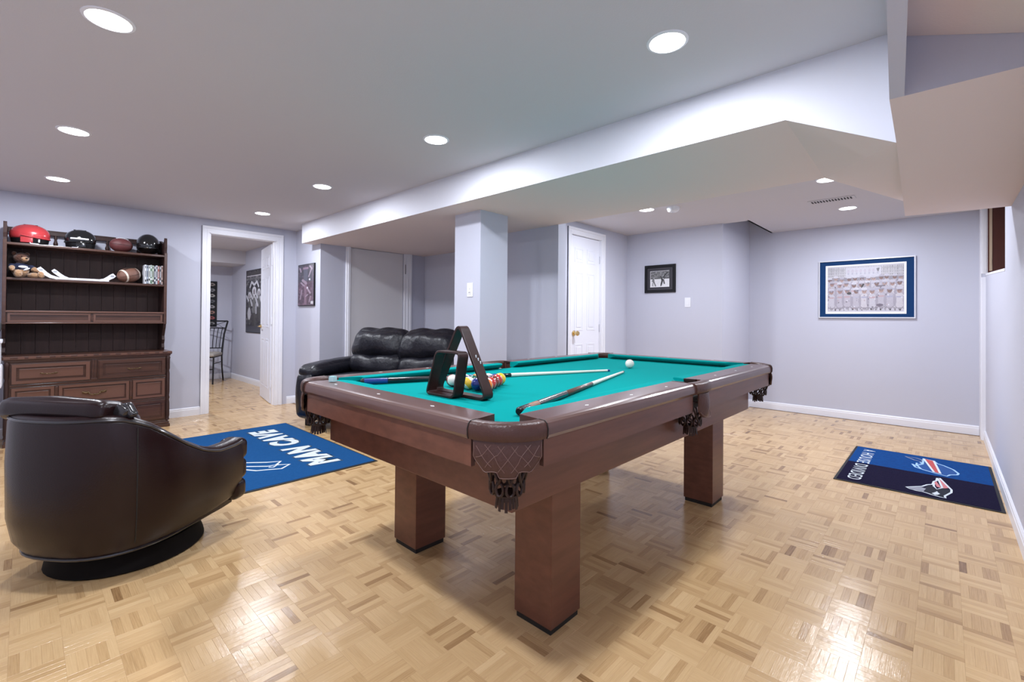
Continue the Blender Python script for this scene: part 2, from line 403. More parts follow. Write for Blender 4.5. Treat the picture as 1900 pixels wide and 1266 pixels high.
# ---- baseboards (a plain board with a thinner moulded top)
def base_run(mb, p0, p1, nrm, h=.093):
    p0, p1, n = Vector((*p0, 0)), Vector((*p1, 0)), Vector((*nrm, 0))
    prof = [(0, 0), (.014, 0), (.014, h - .026), (.011, h - .022), (.011, h - .010), (.004, h), (0, h)]
    mb.loft([[p + n * d + Vector((0, 0, z)) for d, z in prof] for p in (p0, p1)])
struct('baseboard_left', (lambda m: (base_run(m, (X0, YL), (1.37, YL), (0, -1)), base_run(m, (2.30, YL), (2.405, YL), (0, -1)), base_run(m, (2.405, YL), (2.405, 5.38), (-1, 0)), base_run(m, (2.405, 5.38), (2.72, 5.38), (0, -1)), m)[-1])(MB()), M_white)
struct('baseboard_end', (lambda m: (base_run(m, (XE, 1.83), (XE, -.25), (-1, 0)), base_run(m, (5.42, 1.83), (6.41, 1.83), (0, -1)), base_run(m, (5.42, 3.03), (5.42, 1.83), (-1, 0)), base_run(m, (4.88, 3.03), (5.42, 3.03), (0, -1)), m)[-1])(MB()), M_white)
struct('baseboard_right', (lambda m: (base_run(m, (X0, YR), (6.17, YR), (0, 1)), m)[-1])(MB()), M_white)
struct('baseboard_alcove', (lambda m: (base_run(m, (3.90, 3.45), (3.90, 5.38), (-1, 0)), base_run(m, (3.37, 2.59), (3.37, 3.45), (-1, 0)), base_run(m, (2.497, 2.70), (2.497, 3.018), (-1, 0)), base_run(m, (2.497, 2.70), (2.812, 2.70), (0, -1)), m)[-1])(MB()), M_white)
struct('baseboard_study', (lambda m: (base_run(m, (2.573, 6.2), (2.573, 9.35), (-1, 0)), base_run(m, (0.1, 9.35), (2.573, 9.35), (0, -1)), m)[-1])(MB()), M_white)

# ---- door casings
def casing(mb, x0, x1, z1, y, wdt=.058, out=-1):
    """stepped casing round an opening in a wall facing -y"""
    for a, b, t in ((0, wdt, .012), (wdt * .62, wdt, .022), (wdt * .2, wdt * .4, .016)):
        mb.box(x0 - b, x0 - a, y - t, y + .001, 0, z1 + a, .002); mb.box(x1 + a, x1 + b, y - t, y + .001, 0, z1 + a, .002)
        mb.box(x0 - b, x1 + b, y - t, y + .001, z1 + a, z1 + b, .002)
cs = MB(); casing(cs, 1.445, 2.165, 2.052, YL, .075)
cs.box(1.437, 1.455, YL - .004, 6.205, 0, 2.052); cs.box(2.158, 2.176, YL - .004, 6.205, 0, 2.052); cs.box(1.437, 2.176, YL - .004, 6.205, 2.045, 2.06)
cs.box(1.455, 1.467, 6.12, 6.15, 0, 2.045); cs.box(2.147, 2.158, 6.12, 6.15, 0, 2.045)
struct('trim_1', cs, M_white)
cs = MB(); casing(cs, 4.178, 4.790, 2.065, 3.03, .070); cs.box(4.17, 4.184, 3.025, 3.13, 0, 2.065); cs.box(4.786, 4.80, 3.025, 3.13, 0, 2.065); cs.box(4.17, 4.80, 3.025, 3.13, 2.06, 2.075)
struct('trim_2', cs, M_white)
cs = MB()
cs.box(2.722, 2.775, 5.360, 5.385, 0, ZM, .003); cs.box(2.742, 2.772, 5.350, 5.372, 0, ZM, .003)
cs.box(3.560, 3.668, 5.362, 5.385, 0, ZM, .003); cs.box(3.60, 3.655, 5.352, 5.372, 0, ZM, .003); cs.box(3.64, 3.668, 5.346, 5.372, 0, ZM, .003)
struct('trim_3', cs, M_white)

def six_panel(mb, w_, h, t, M, rails=None):
    """six-panel door slab in local coords: x 0..w, y 0..t, z 0..h, panels raised on both faces"""
    mb.box(0, w_, 0, t, 0.006, h, .002, M)
    st, mid = w_ * .155, w_ * .13; px = [(st, w_ / 2 - mid / 2), (w_ / 2 + mid / 2, w_ - st)]
    for z0, z1 in ((h * .085, h * .40), (h * .475, h * .80), (h * .855, h * .935)):
        for a, b in px:
            for (ya, yb) in ((-.0035, .0), (t, t + .0035)):
                # frame moulding and raised field
                for (c0, c1, d0, d1) in ((a, a + .016, z0, z1), (b - .016, b, z0, z1), (a + .016, b - .016, z0, z0 + .016), (a + .016, b - .016, z1 - .016, z1)):
                    mb.box(c0, c1, ya, yb, d0, d1, .001, M)
                mb.box(a + .036, b - .036, ya - .0012, yb + .0012, z0 + .036, z1 - .036, .003, M)
def lever(mb, M):
    mb.lathe([(0.0, 0), (.027, 0), (.027, .006), (.012, .012), (.010, .04), (.0, .045)], 16, M)
    mb.tube([M @ Vector((0, 0, .035)), M @ Vector((.03, 0, .043)), M @ Vector((.07, .004, .043)), M @ Vector((.11, .0, .040))], [.009, .008, .007, .006], 8)
# open study door: hinged on the right jamb, swung into the back room
d1 = struct('door_1', MB(), M_door)
bpy.data.objects.remove(d1)
def oriented(px_, py_, ang): return Matrix.Translation((px_, py_, 0)) @ Matrix.Rotation(ang, 4, 'Z')
Md = oriented(2.185, 6.215, math.radians(80.5))
mb = MB(); six_panel(mb, .735, 2.03, .036, Md); d1 = struct('door_1', mb, M_door, smooth=False)
mb = MB(); lever(mb, Md @ Matrix.Translation((.675, .036, .97)) @ Matrix.Rotation(-PI / 2, 4, 'X') @ Matrix.Rotation(PI, 4, 'Z'))
mb.done('door_handle', M_brass, d1, True)
for z in (.25, 1.05, 1.80):
    mb = MB(); mb.box(2.150, 2.185, 6.196, 6.212, z - .045, z + .045, .002); mb.tube([(2.178, 6.21, z - .048), (2.178, 6.21, z + .048)], .006, 8); mb.done('hinge', M_white, d1)
# closed closet door at the end of the passage
Md = oriented(4.184, 3.052, 0)
mb = MB(); six_panel(mb, .602, 2.055, .035, Md); d2 = struct('door_2', mb, M_door)
mb = MB(); Mk = Matrix.Translation((4.262, 3.046, .945)) @ Matrix.Rotation(PI / 2, 4, 'X')
mb.lathe([(0, 0), (.031, 0), (.031, .004), (.013, .010), (.012, .03), (.026, .040), (.029, .052), (.022, .064), (0, .067)], 20, Mk); mb.done('door_knob', M_brass, d2, True)
for z in (.2, 1.0, 1.82):
    mb = MB(); mb.tube([(4.786, 3.046, z - .045), (4.786, 3.046, z + .045)], .006, 8); mb.done('hinge', M_chrome, d2)
# grey flush closet panel between white casings
mb = MB(); mb.box(2.779, 3.556, 5.398, 5.418, .008, ZM - .004, .002); d3 = struct('door_3', mb, M_greydoor)
mb = MB(); mb.box(3.567, 3.575, 5.354, 5.363, 1.70, 1.83, .002); mb.done('latch_slot', mat('slot_grey', rgb(120, 116, 120), .5), d3)

# ---- basement window box in the right wall
wnf = MB()
for x in (4.32, 5.22, 6.10): wnf.box(x, x + .05, -.63, -.59, 1.56, ZC)
wnf.box(4.32, 6.15, -.63, -.59, 1.44, 1.61); wnf.box(4.32, 6.15, -.63, -.59, ZC - .05, ZC)
w1 = struct('window_1', wnf, M_white)
mb = MB(); mb.box(4.35, 6.14, -.612, -.608, 1.60, ZC - .04); mb.done('window_pane', M_glass, w1)
mb = MB(); mb.box(6.150, 6.172, -.62, -.296, 1.548, ZC + .02, .001); mb.done('jamb_board', M_mahog, w1)
mb = MB(); mb.box(6.146, 6.151, -.325, -.306, 1.585, ZC, .001); mb.box(6.1445, 6.149, -.322, -.312, 1.64, 1.70, .001); mb.done('jamb_strip', M_pine, w1)
mb = MB(); mb.box(4.302, 4.322, -.62, -.300, 1.45, ZC + .02, .001); mb.done('jamb_board', M_mahog, w1)
mb = MB(); mb.loft([[(x, y, z) for y, z in ((-.62, z0), (-.282, z0), (-.282, z0 + .018), (-.62, z0 + .018))] for x, z0 in ((4.302, 1.436), (6.172, 1.546))]); mb.done('window_sill', M_white, w1)
mb = MB(); mb.box(6.168, 6.20, -.300, -.253, 1.563, ZC, .002); mb.box(6.166, 6.172, -.290, -.262, 1.563, ZC, .002); mb.done('window_casing', M_white, w1)
struct('wall_lightblock', MB().box(4.2, 6.5, -.9, -.86, 1.3, ZT).box(4.2, 4.30, -.9, -.46, 1.3, ZT).box(6.2, 6.5, -.9, -.46, 1.3, ZT).box(4.2, 6.5, -.9, -.46, 1.3, 1.43), M_mahog)  # unseen boards closing the window well, added to block outside light
# white boxed corner trim beside it
cs = MB(); cs.box(6.166, 6.172, -.300, -.255, 0, 1.53, .002); cs.box(6.17, 6.41, -.258, -.252, 0, ZC, .001); struct('trim_4', cs, M_white)

# ---- parquet: every slat is a block of its own, five to a square, squares turned alternately
BL = 0.125; NS = 5; SW = BL / NS
def slat_geo(w_, l, dz, tilt=(0, 0)):
    """top face with a tiny bevel, five quads; long side on x"""
    g, bv = .00006, .00035
    a, b = l / 2 - g, w_ / 2 - g
    vs_ = []
    for s, z in ((0, -.0034), (0, -bv), (bv, 0)):
        for sx, sy in ((-1, -1), (1, -1), (1, 1), (-1, 1)):
            x, y = sx * (a - s), sy * (b - s); vs_.append((x, y, z + dz + tilt[0] * x + tilt[1] * y if z == 0 or z == -bv else z))
    fs_ = [(8, 9, 10, 11)]
    for k in (0, 4):
        for i in range(4): fs_.append((k + i, k + (i + 1) % 4, k + 4 + (i + 1) % 4, k + 4 + i))
    return vs_, fs_
def tone():
    r = random.random()
    if r < .05: return random.uniform(.18, .38)
    if r < .26: return random.uniform(.46, .62)
    return random.gauss(.77, .06)
slats = []
x_a, y_a = -0.02, -0.30
ix0, ix1 = int((X0 - x_a) / BL) - 1, int((6.41 - x_a) / BL) + 1
iy0, iy1 = -1, int((9.35 - y_a) / BL) + 1
def in_room(x, y):
    if X0 < x < XE and YR < y < YL:
        if x > 2.405 and y > 5.38: return False
        if x > 3.9 and y > 3.03: return False
        if x > 5.42 and y > 1.83: return False
        return True
    return 0.1 < x < 2.573 and YL <= y < 9.35
for i in range(ix0, ix1):
    for j in range(iy0, iy1):
        cx, cy = x_a + (i + .5) * BL, y_a + (j + .5) * BL
        if not in_room(cx, cy): continue
        bt = random.gauss(-.02, .05); rot = (i + j) % 2
        for k in range(NS):
            o = (k + .5) * SW - BL / 2
            x, y = (cx, cy + o) if rot == 0 else (cx + o, cy)
            slats.append((x, y, rot, max(.02, min(.98, tone() + bt))))
fwd2 = Vector((F_.x, F_.y)).normalized()
def nearness(s):
    v = Vector((s[0], s[1])); d = v.dot(fwd2); lat = v.dot(Vector((R_.x, R_.y)).normalized())
    if d < 1.38 or abs(lat) > 1.09 * d: return 1e9
    if (s[0] - .38) ** 2 + (s[1] - 2.8) ** 2 < .42: return 1e9         # under the armchair
    return d + .12 * abs(lat)
order = sorted(range(len(slats)), key=lambda q: nearness(slats[q]))
near = set(order[:300])
# shared meshes for the nearest 300: two directions, sixteen tones each
variants = {}
def slat_mesh(rot, tn):
    q = round(tn * 16) / 16; key = (rot, q, random.randrange(3))
    if key in variants: return variants[key]
    vs_, fs_ = slat_geo(SW, BL, 0, (random.uniform(-.0022, .0022), random.uniform(-.006, .006)))
    if rot: vs_ = [(-y, x, z) for x, y, z in vs_]
    me = bpy.data.meshes.new('parquet_slat'); me.from_pydata(vs_, [], fs_); me.update()
    uvl = me.uv_layers.new(name='UVMap'); off = random.random() * 9
    for l_ in me.loops:
        v = vs_[l_.vertex_index]; a, b = (v[0], v[1]) if rot == 0 else (v[1], -v[0]); uvl.data[l_.index].uv = (a + off, b + off * .7)
    ca = me.color_attributes.new('tone', 'FLOAT_COLOR', 'POINT'); ca.data.foreach_set('color', [q, q, q, 1] * len(vs_))
    me.materials.append(M_floor); variants[key] = me; return me
for q in sorted(near):
    x, y, rot, tn = slats[q]
    o = bpy.data.objects.new('parquet_slat', slat_mesh(rot, tn)); COL.objects.link(o); o.location = (x, y, 0); o.parent = floor
V_, F2_, T_, UV_ = [], [], [], []
for q, (x, y, rot, tn) in enumerate(slats):
    if q in near: continue
    vs_, fs_ = slat_geo(SW, BL, random.uniform(-.00012, .00012), (random.uniform(-.0022, .0022), random.uniform(-.006, .006))); b0 = len(V_); off = random.random() * 9
    for (a, b, z) in vs_:
        V_.append((x + (a if not rot else -b), y + (b if not rot else a), z)); T_ += [tn, tn, tn, 1]; UV_.append((a + off, b + off * .7))
    F2_ += [tuple(b0 + i for i in f) for f in fs_]
me = bpy.data.meshes.new('parquet_slats'); me.from_pydata(V_, [], F2_); me.update()
li = np.empty(len(me.loops), np.int32); me.loops.foreach_get('vertex_index', li)
me.uv_layers.new(name='UVMap').data.foreach_set('uv', np.array(UV_, np.float32)[li].ravel())
me.color_attributes.new('tone', 'FLOAT_COLOR', 'POINT').data.foreach_set('color', np.array(T_, np.float32))
me.materials.append(M_floor); o = link(bpy.data.objects.new('parquet_slats', me)); o.parent = floor; o['kind'] = 'stuff'

# ------------------------------------------------------------------ recessed pot lights
M_lens = mat('lamp_lens', (0.97, 0.98, 1.0), .4, emit=14.0)
def pot(x, y, label, z=ZC, power=POT_POWER, r=.068):
    t = thing('pot_light', label, 'ceiling light', (x, y, z), 0, 'recessed pot lights')
    mb = MB(); mb.lathe([(r, -.001), (r, -.005), (r + .003, -.0045), (r + .010, -.003), (r + .012, .0005), (r, .0005)], 28); mb.done('trim_ring', M_plastic, t, True, local=True)
    mb = MB(); mb.lathe([(0, -.0035), (r * .7, -.0035), (r, -.0025), (r, .002), (0, .002)], 28); mb.done('lens', M_lens, t, True, local=True)
    ld = bpy.data.lights.new('bulb', 'AREA'); ld.shape = 'DISK'; ld.size = r * 1.9; ld.energy = power; ld.color = POT_COLOR; ld.spread = PI
    lo = link(bpy.data.objects.new('bulb', ld)); lo.parent = t; lo.location = (0, 0, -.009)
    return t
pot(.207, 2.267, 'pot light in the top left corner of the photo, nearest in the left row')
pot(.196, 3.79, 'pot light second in the left row, above the armchair')
pot(.183, 5.222, 'pot light nearest the hutch wall in the left row')
pot(1.734, .799, 'large bright pot light nearest the camera in the row beside the beam')
pot(1.732, 2.283, 'pot light second in the row beside the beam, above the pool table')
pot(1.714, 3.816, 'pot light third in the row beside the beam', power=POT_POWER * .85)
pot(1.737, 5.295, 'pot light in front of the open study door')
pot(4.261, .661, 'small pot light half hidden by the soffit corner, near the vent', power=POT_POWER * 1.2)
pot(5.466, .682, 'pot light beyond the vent, near the team photograph wall', power=POT_POWER * 1.2)
pot(4.255, 2.165, 'pot light at the beam edge in front of the closed white door', power=POT_POWER * 1.2)
pot(.207, .75, 'pot light just above the camera, outside the picture')
pot(-.35, -.10, 'unseen pot light added behind the camera to brighten the bulkhead end face', z=1.891, power=POT_POWER * .45)  # unseen lamp, added to brighten the bulkhead's near end face
pot(1.35, 7.6, 'unseen pot light added to light the study behind the open door', power=POT_POWER * 1.9)  # unseen source, put in so that the study is lit

# smoke detector and floor-vent style register in the raised ceiling
t = thing('smoke_detector', 'small white smoke detector on the ceiling right of the pot light by the beam', 'detector', (4.34, 1.93, ZC))
mb = MB(); mb.lathe([(0, -.045), (.035, -.045), (.05, -.036), (.058, -.014), (.062, 0), (0, 0)], 24); mb.done('housing', M_plastic, t, True, local=True)
mb = MB(); mb.lathe([(.0, -.049), (.012, -.049), (.012, -.044), (0, -.044)], 12); mb.done('test_button', M_chrome, t, True, local=True)
t = thing('ceiling_vent', 'slotted white air vent in the raised ceiling', 'vent', (5.0, .745, ZC))
mb = MB(); mb.box(-.065, .065, -.175, .175, -.006, 0, .002); mb.done('plate', M_ceil, t, local=True)
for k in range(14):
    mb = MB(); y = -.145 + k * .0223; mb.box(-.042, .042, y - .0065, y + .0065, -.0066, -.0058); mb.done('slot', M_dark, t, local=True)

# ------------------------------------------------------------------ switches
def switch(loc, rotz, label, gang=1, dimmer=False):
    t = thing('light_switch', label, 'light switch', loc, rotz)
    mb = MB(); mb.box(-.005, 0, -.035 * gang, .035 * gang, -.057, .057, .003); mb.done('plate', M_plastic, t, local=True)
    if dimmer:
        mb = MB(); mb.box(-.008, -.004, -.017, .017, -.033, .033, .002); mb.done('rocker', M_white, t, local=True)
        mb = MB(); mb.box(-.011, -.006, -.008, .008, .006, .026, .002); mb.box(-.0085, -.007, -.015, .015, -.012, -.009); mb.done('slider', M_plastic, t, local=True)
        mb = MB(); mb.box(-.0084, -.0078, -.012, .012, -.0235, -.0195); mb.done('slot', M_dark, t, local=True)
    else:
        mb = MB(); mb.box(-.009, -.004, -.016, .016, -.033, .033, .002); mb.done('rocker', M_plastic, t, local=True)
switch((2.497, 2.818, 1.336), 0, 'white dimmer switch plate on the square pillar', dimmer=True)
switch((5.42, 2.225, 1.315), 0, 'plain white switch plate right of the small hockey photograph')

# ------------------------------------------------------------------ framed pictures and posters
def frame(mb, O, ux, uy, w_, wd, dep, nrm):
    """four bars; O top-left corner, ux/uy full edges, wd bar width, dep thickness along nrm"""
    O, ux, uy, n = Vector(O), Vector(ux), Vector(uy), Vector(nrm) * dep; a, b = ux.normalized() * wd, uy.normalized() * wd
    outer = [O, O + ux, O + ux + uy, O + uy]; inner = [O + a + b, O + ux - a + b, O + ux + uy - a - b, O + uy + a - b]
    for i in range(4):
        j = (i + 1) % 4; q = [outer[i], outer[j], inner[j], inner[i]]
        mb.loft([[p for p in q], [p + n * .8 for p in q], [p + n + (O + ux / 2 + uy / 2 - p).normalized() * wd * .12 for p in q]])
GR = lambda v: (v, v, v * 1.03)
# team photograph on the end wall
t = thing('framed_photograph', 'large framed group photograph of a baseball team with wide blue mat', 'picture', (XE, .645, 1.47))
O = Vector((XE, 1.072, 1.802)); ux = Vector((0, -.856, 0)); uy = Vector((0, 0, -.660)); nx = Vector((-1, 0, 0))
mb = MB(); frame(mb, O, ux, uy, 0, .011, .026, nx); mb.done('frame', mat('silver_frame', (.78, .79, .84), .25, .3), t)
mb = MB(); mb.box(XE - .010, XE - .001, 1.066, .222, 1.796, 1.148); mb.done('mat_board', M_bluemat, t)
mb = MB(); mb.box(XE - .013, XE - .010, 1.005, .290, 1.745, 1.190); mb.done('white_border', mat('white_card', (.85, .85, .9), .6), t)
p = Paint(200, 140, (.78, .77, .80))
for r in range(4):
    for k in range(46): p.rect(k / 46 + .004, .03 + r * .055, k / 46 + .015, .03 + r * .055 + .04, GR(.35 + .2 * random.random()))
for r in range(3): p.rect(0, .075 + r * .06, 1, .083 + r * .06, GR(.55))
p.rect(0, .25, 1, .33, (.42, .40, .44))
p.rect(.25, .04, .72, .26, (.80, .80, .86))
for k in range(8): p.ell(.29 + k * .055, .12, .018, .035, (.74, .70, .78)); p.rect(.28 + k * .055, .16, .30 + k * .055, .19, (.62, .63, .72))
p.poly([(.655, .08), (.70, .07), (.68, .16)], GR(.25))
def player(x, y, s, seat):
    sk = random.choice([(.50, .34, .30), (.58, .42, .37), (.34, .22, .19)])
    p.ell(x, y + .175 * s, .060 * s, .138 * s, (.42, .39, .44)); p.ell(x, y + .17 * s, .053 * s, .13 * s, random.choice([(.74, .72, .77), (.66, .63, .69), (.80, .77, .80)])); p.ell(x - .045 * s, y + .17 * s, .014 * s, .1 * s, (.52, .49, .55)); p.ell(x + .045 * s, y + .17 * s, .014 * s, .1 * s, (.55, .52, .58))
    p.rect(x - .03 * s, y + .10 * s, x + .03 * s, y + .125 * s, random.choice([(.55, .55, .68), (.68, .50, .52), (.6, .6, .7)]))
    p.ell(x, y, .026 * s, .052 * s, sk); p.ell(x, y - .028 * s, .030 * s, .030 * s, random.choice([(.82, .82, .88), (.62, .60, .68), (.75, .74, .82)])); p.rect(x - .02 * s, y - .012 * s, x + .03 * s, y - .002 * s, (.25, .22, .26))
    p.ell(x - .008 * s, y + .012 * s, .005 * s, .008 * s, (.2, .15, .15)); p.ell(x + .01 * s, y + .012 * s, .005 * s, .008 * s, (.2, .15, .15))
    if seat: p.rect(x - .05 * s, y + .29 * s, x + .05 * s, y + .33 * s, (.45, .42, .46)); p.ell(x - .025 * s, y + .40 * s, .02 * s, .10 * s, (.8, .78, .84)); p.ell(x + .03 * s, y + .40 * s, .02 * s, .10 * s, (.8, .78, .84)); p.ell(x - .025 * s, y + .49 * s, .018 * s, .02 * s, GR(.1)); p.ell(x + .03 * s, y + .49 * s, .018 * s, .02 * s, GR(.1))
for k in range(12): player(.04 + k * .084 + random.uniform(-.01, .01), .28 + random.uniform(-.025, .02), 1.0, False)
for k in range(10): player(.06 + k * .099 + random.uniform(-.012, .012), .40 + random.uniform(-.02, .02), 1.15, False)
for k in range(9): player(.065 + k * .109 + random.uniform(-.012, .012), .54 + random.uniform(-.015, .02), 1.25, True)
for _ in range(70): p.ell(random.random(), random.uniform(.3, .95), .006 + .008 * random.random(), .008 + .012 * random.random(), random.choice([(.30, .28, .32), (.62, .50, .50), (.5, .48, .55), (.9, .9, .95)]))
for k in range(16): p.ell(.05 + k * .06, .955 + random.uniform(-.01, .01), .010, .018, GR(random.choice([.08, .3, .5])))
p.ell(.48, .44, .012, .05, GR(.08), .5); p.ell(.30, .60, .03, .03, GR(.1)); p.ell(.70, .86, .045, .03, (.25, .22, .27)); p.line(.66, .46, .76, .45, .012, (.25, .22, .25))
p.noise(.05)
p.a *= np.array([.70, .69, .72])
print_obj('print', p, (XE - .0136, .985, 1.730), (0, -.675, 0), (0, 0, -.515), M_ink, t)

# small hockey photograph
XP = 5.42
t = thing('framed_photograph', 'small black framed black-and-white photograph of a hockey player', 'picture', (XP, 2.575, 1.61))
O = Vector((XP, 2.772, 1.787)); ux = Vector((0, -.402, 0)); uy = Vector((0, 0, -.345))
mb = MB(); frame(mb, O, ux, uy, 0, .032, .022, nx); mb.done('frame', M_black, t)
mb = MB(); mb.box(XP - .008, XP - .001, 2.768, 2.374, 1.783, 1.446); mb.done('mat_board', mat('charcoal_mat_board', (.035, .033, .042), .6), t)
mb = MB(); frame(mb, (XP - .008, 2.734, 1.745), (0, -.32, 0), (0, 0, -.262), 0, .003, .002, nx); mb.done('inner_fillet', mat('grey_fillet', (.12, .11, .13), .5), t)
p = Paint(96, 84, GR(.75))
p.rect(0, 0, 1, .48, GR(.13))
for _ in range(260): p.ell(random.random(), random.random() * .46, .016, .014, GR(random.choice([.05, .22, .35, .5])))
p.rect(0, .42, 1, .50, GR(.10)); p.noise(.12)
p.rect(0, 0, .02, 1, GR(.8)); p.rect(0, 0, 1, .02, GR(.8))
# player leaping, arms and stick raised
p.ell(.70, .34, .045, .05, GR(.6)); p.ell(.66, .50, .085, .13, GR(.03), .35); p.line(.70, .38, .90, .12, .045, GR(.04)); p.line(.62, .42, .52, .36, .03, GR(.05)); p.line(.64, .58, .58, .86, .05, GR(.03)); p.line(.70, .58, .74, .78, .04, GR(.08)); p.line(.90, .12, .80, .05, .018, GR(.1)); p.line(.66, .46, .72, .52, .02, GR(.6)); p.line(.60, .86, .56, .92, .03, GR(.1))
p.line(.20, .42, .12, .62, .03, GR(.1)); p.ell(.18, .60, .05, .10, GR(.16)); p.line(.16, .66, .14, .90, .03, GR(.25)); p.line(.20, .66, .29, .92, .03, GR(.08)); p.ell(.20, .44, .03, .035, GR(.4))
print_obj('print', p, (XP - .0086, 2.700, 1.713), (0, -.250, 0), (0, 0, -.202), M_ink, t)

# narrow poster on the short wall left of the closet
XS = 2.405
t = thing('canvas_print', 'narrow dark purple canvas print on the wall beside the open doorway', 'picture', (XS, 5.74, 1.5))
mb = MB(); mb.box(XS - .018, XS - .0005, 5.505, 5.975, 1.240, 1.757, .002); mb.done('stretcher', M_black, t)
p = Paint(70, 160, (.045, .038, .055))
for _ in range(160): p.ell(random.random(), random.random(), .05, .02, random.choice([(.03, .02, .03), (.10, .07, .10), (.07, .04, .06), (.05, .06, .08)]))
p.rect(0, .42, 1, 1, (.08, .035, .06))
for _ in range(120): p.ell(random.random(), .45 + .55 * random.random(), .05, .022, random.choice([(.04, .012, .028), (.17, .085, .13), (.10, .05, .08), (.06, .02, .045)]))
p.rect(.32, .06, .66, .11, (.30, .20, .28)); p.rect(.36, .11, .62, .40, (.10, .10, .14)); p.rect(.40, .40, .56, .98, (.22, .13, .18))
for (a, b, c, d, w_) in ((.75, .05, .88, .12, .02), (.85, .12, .68, .30, .014), (.12, .08, .18, .16, .02), (.30, .38, .52, .46, .03), (.20, .44, .40, .52, .02), (.62, .60, .78, .70, .02), (.25, .62, .15, .84, .015), (.62, .74, .50, .78, .015), (.80, .78, .72, .92, .012)): p.line(a, b, c, d, w_, (.34, .26, .33))
p.ell(.74, .37, .05, .025, (.7, .68, .75)); p.ell(.60, .57, .05, .025, (.7, .65, .72)); p.rect(.82, .90, .97, .97, (.6, .58, .62)); p.rect(.90, .05, .94, .9, (.16, .12, .17))
p.noise(.1)
print_obj('print', p, (XS - .0186, 5.965, 1.748), (0, -.450, 0), (0, 0, -.50), M_ink, t)

# tall poster in the study
XQ = 2.573
t = thing('wall_poster', 'tall black and silver poster of costumed figures beside the open door leaf', 'poster', (XQ, 8.15, 1.34))
mb = MB(); mb.box(XQ - .014, XQ - .0005, 7.74, 8.53, .838, 1.865, .002); mb.done('backing', M_black, t)
p = Paint(90, 170, (.035, .033, .045))
for _ in range(260): p.ell(random.random(), random.random(), .04, .015, GR(random.choice([.01, .03, .07, .12, .2])))
p.rect(.05, .03, .95, .07, GR(.06)); p.rect(.05, .085, .95, .10, (.5, .48, .52))
for k in range(12): p.rect(.08 + k * .07, .115, .12 + k * .07, .15, GR(.18))
for s in (-1, 1): p.line(.5, .24, .5 + s * .16, .19, .018, (.6, .6, .66)); p.line(.5 + s * .16, .19, .5 + s * .26, .27, .018, (.6, .6, .66))
def fig(x, y, s, c):
    p.ell(x, y, .10 * s, .06 * s, (.62, .62, .68)); p.ell(x, y + .015, .055 * s, .04 * s, (.30, .27, .30)); p.poly([(x - .09 * s, y + .06 * s), (x + .09 * s, y + .06 * s), (x + .07 * s, y + .30 * s), (x - .07 * s, y + .30 * s)], c)
    p.line(x - .08 * s, y + .09 * s, x - .20 * s, y + .02 * s, .022, (.5, .5, .56)); p.line(x + .08 * s, y + .09 * s, x + .17 * s, y + .18 * s, .022, (.5, .5, .56)); p.line(x - .03 * s, y + .3 * s, x - .06 * s, y + .48 * s, .03, GR(.05)); p.line(x + .03 * s, y + .3 * s, x + .06 * s, y + .48 * s, .03, GR(.07))
fig(.22, .40, .9, GR(.10)); fig(.78, .36, .9, GR(.14)); fig(.5, .34, 1.25, GR(.16)); p.ell(.5, .42, .03, .03, (.75, .75, .8)); p.ell(.20, .70, .10, .10, (.45, .45, .5)); p.ell(.62, .62, .05, .09, (.35, .35, .4))
p.rect(0, .9, 1, 1, (.05, .05, .065)); p.noise(.12)
print_obj('print', p, (XQ - .0145, 8.515, 1.855), (0, -.765, 0), (0, 0, -1.005), M_ink, t)

# poster of a column of marks on the far study wall, cut by the door frame
YB = 9.35
t = thing('wall_poster', 'black poster with a column of pale marks behind the metal chair', 'poster', (2.13, YB, 1.3))
mb = MB(); mb.box(1.90, 2.340, YB - .014, YB - .0005, .92, 1.715, .002); mb.done('backing', M_black, t)
p = Paint(60, 110, (.008, .008, .010))
for r, c in enumerate([(.35, .30, .28), (.30, .30, .32), (.5, .48, .46), (.16, .16, .18), (.38, .36, .38), (.4, .22, .18), (.45, .12, .12), (.3, .3, .3)]):
    for k in range(3): p.ell(.17 + k * .33, .07 + r * .123, .10, .032, c); p.ell(.17 + k * .33, .07 + r * .123, .05, .014, (.02, .02, .02))
print_obj('print', p, (1.905, YB - .0145, 1.71), (.43, 0, 0), (0, 0, -.785), M_ink, t)

# ------------------------------------------------------------------ pool table
TX0, TX1, TY0, TY1, TZ, CZ = .848, 3.436, .805, 2.20, .82, .785
TXC = 2.142
table = thing('pool_table', 'dark wood pool table with green cloth and leather net pockets', 'pool table', (TXC, 1.5, 0))
for (lx0, lx1) in ((1.265, 1.440), (2.790, 2.970)):
    for (ly0, ly1) in ((.992, 1.165), (1.793, 1.972)):
        mb = MB(); mb.box(lx0, lx1, ly0, ly1, .022, .54, .003); lg = mb.done('leg', M_twood, table)
        mb = MB(); mb.box(lx0 + .006, lx1 - .006, ly0 + .006, ly1 - .006, 0, .024, .002); mb.done('foot', M_dark, lg)
mb = MB(); mb.box(.985, 3.212, .920, 2.08, .535, .695, .003); mb.done('cabinet', M_twood, table)
mb = MB(); mb.box(TX0 + .05, TX1 - .05, TY0 + .05, TY1 - .05, .692, .745); mb.done('slate_frame', M_dark, table)
# cloth bed with six pocket notches
r_ = .062; q = .104
def corner_arc(cx, cy, a0): return arc((cx, cy), r_, a0, a0 - PI / 2 * 1.0, 8)
i_ = .125
bx0, bx1, by0, by1 = TX0 + i_, TX1 - i_, TY0 + i_, TY1 - i_
pts = []
def notch(cx, cy, a_from, a_to): return [(cx + r_ * math.cos(a_from + (a_to - a_from) * k / 10), cy + r_ * math.sin(a_from + (a_to - a_from) * k / 10)) for k in range(11)]
dd = math.acos((i_ - q) / r_)
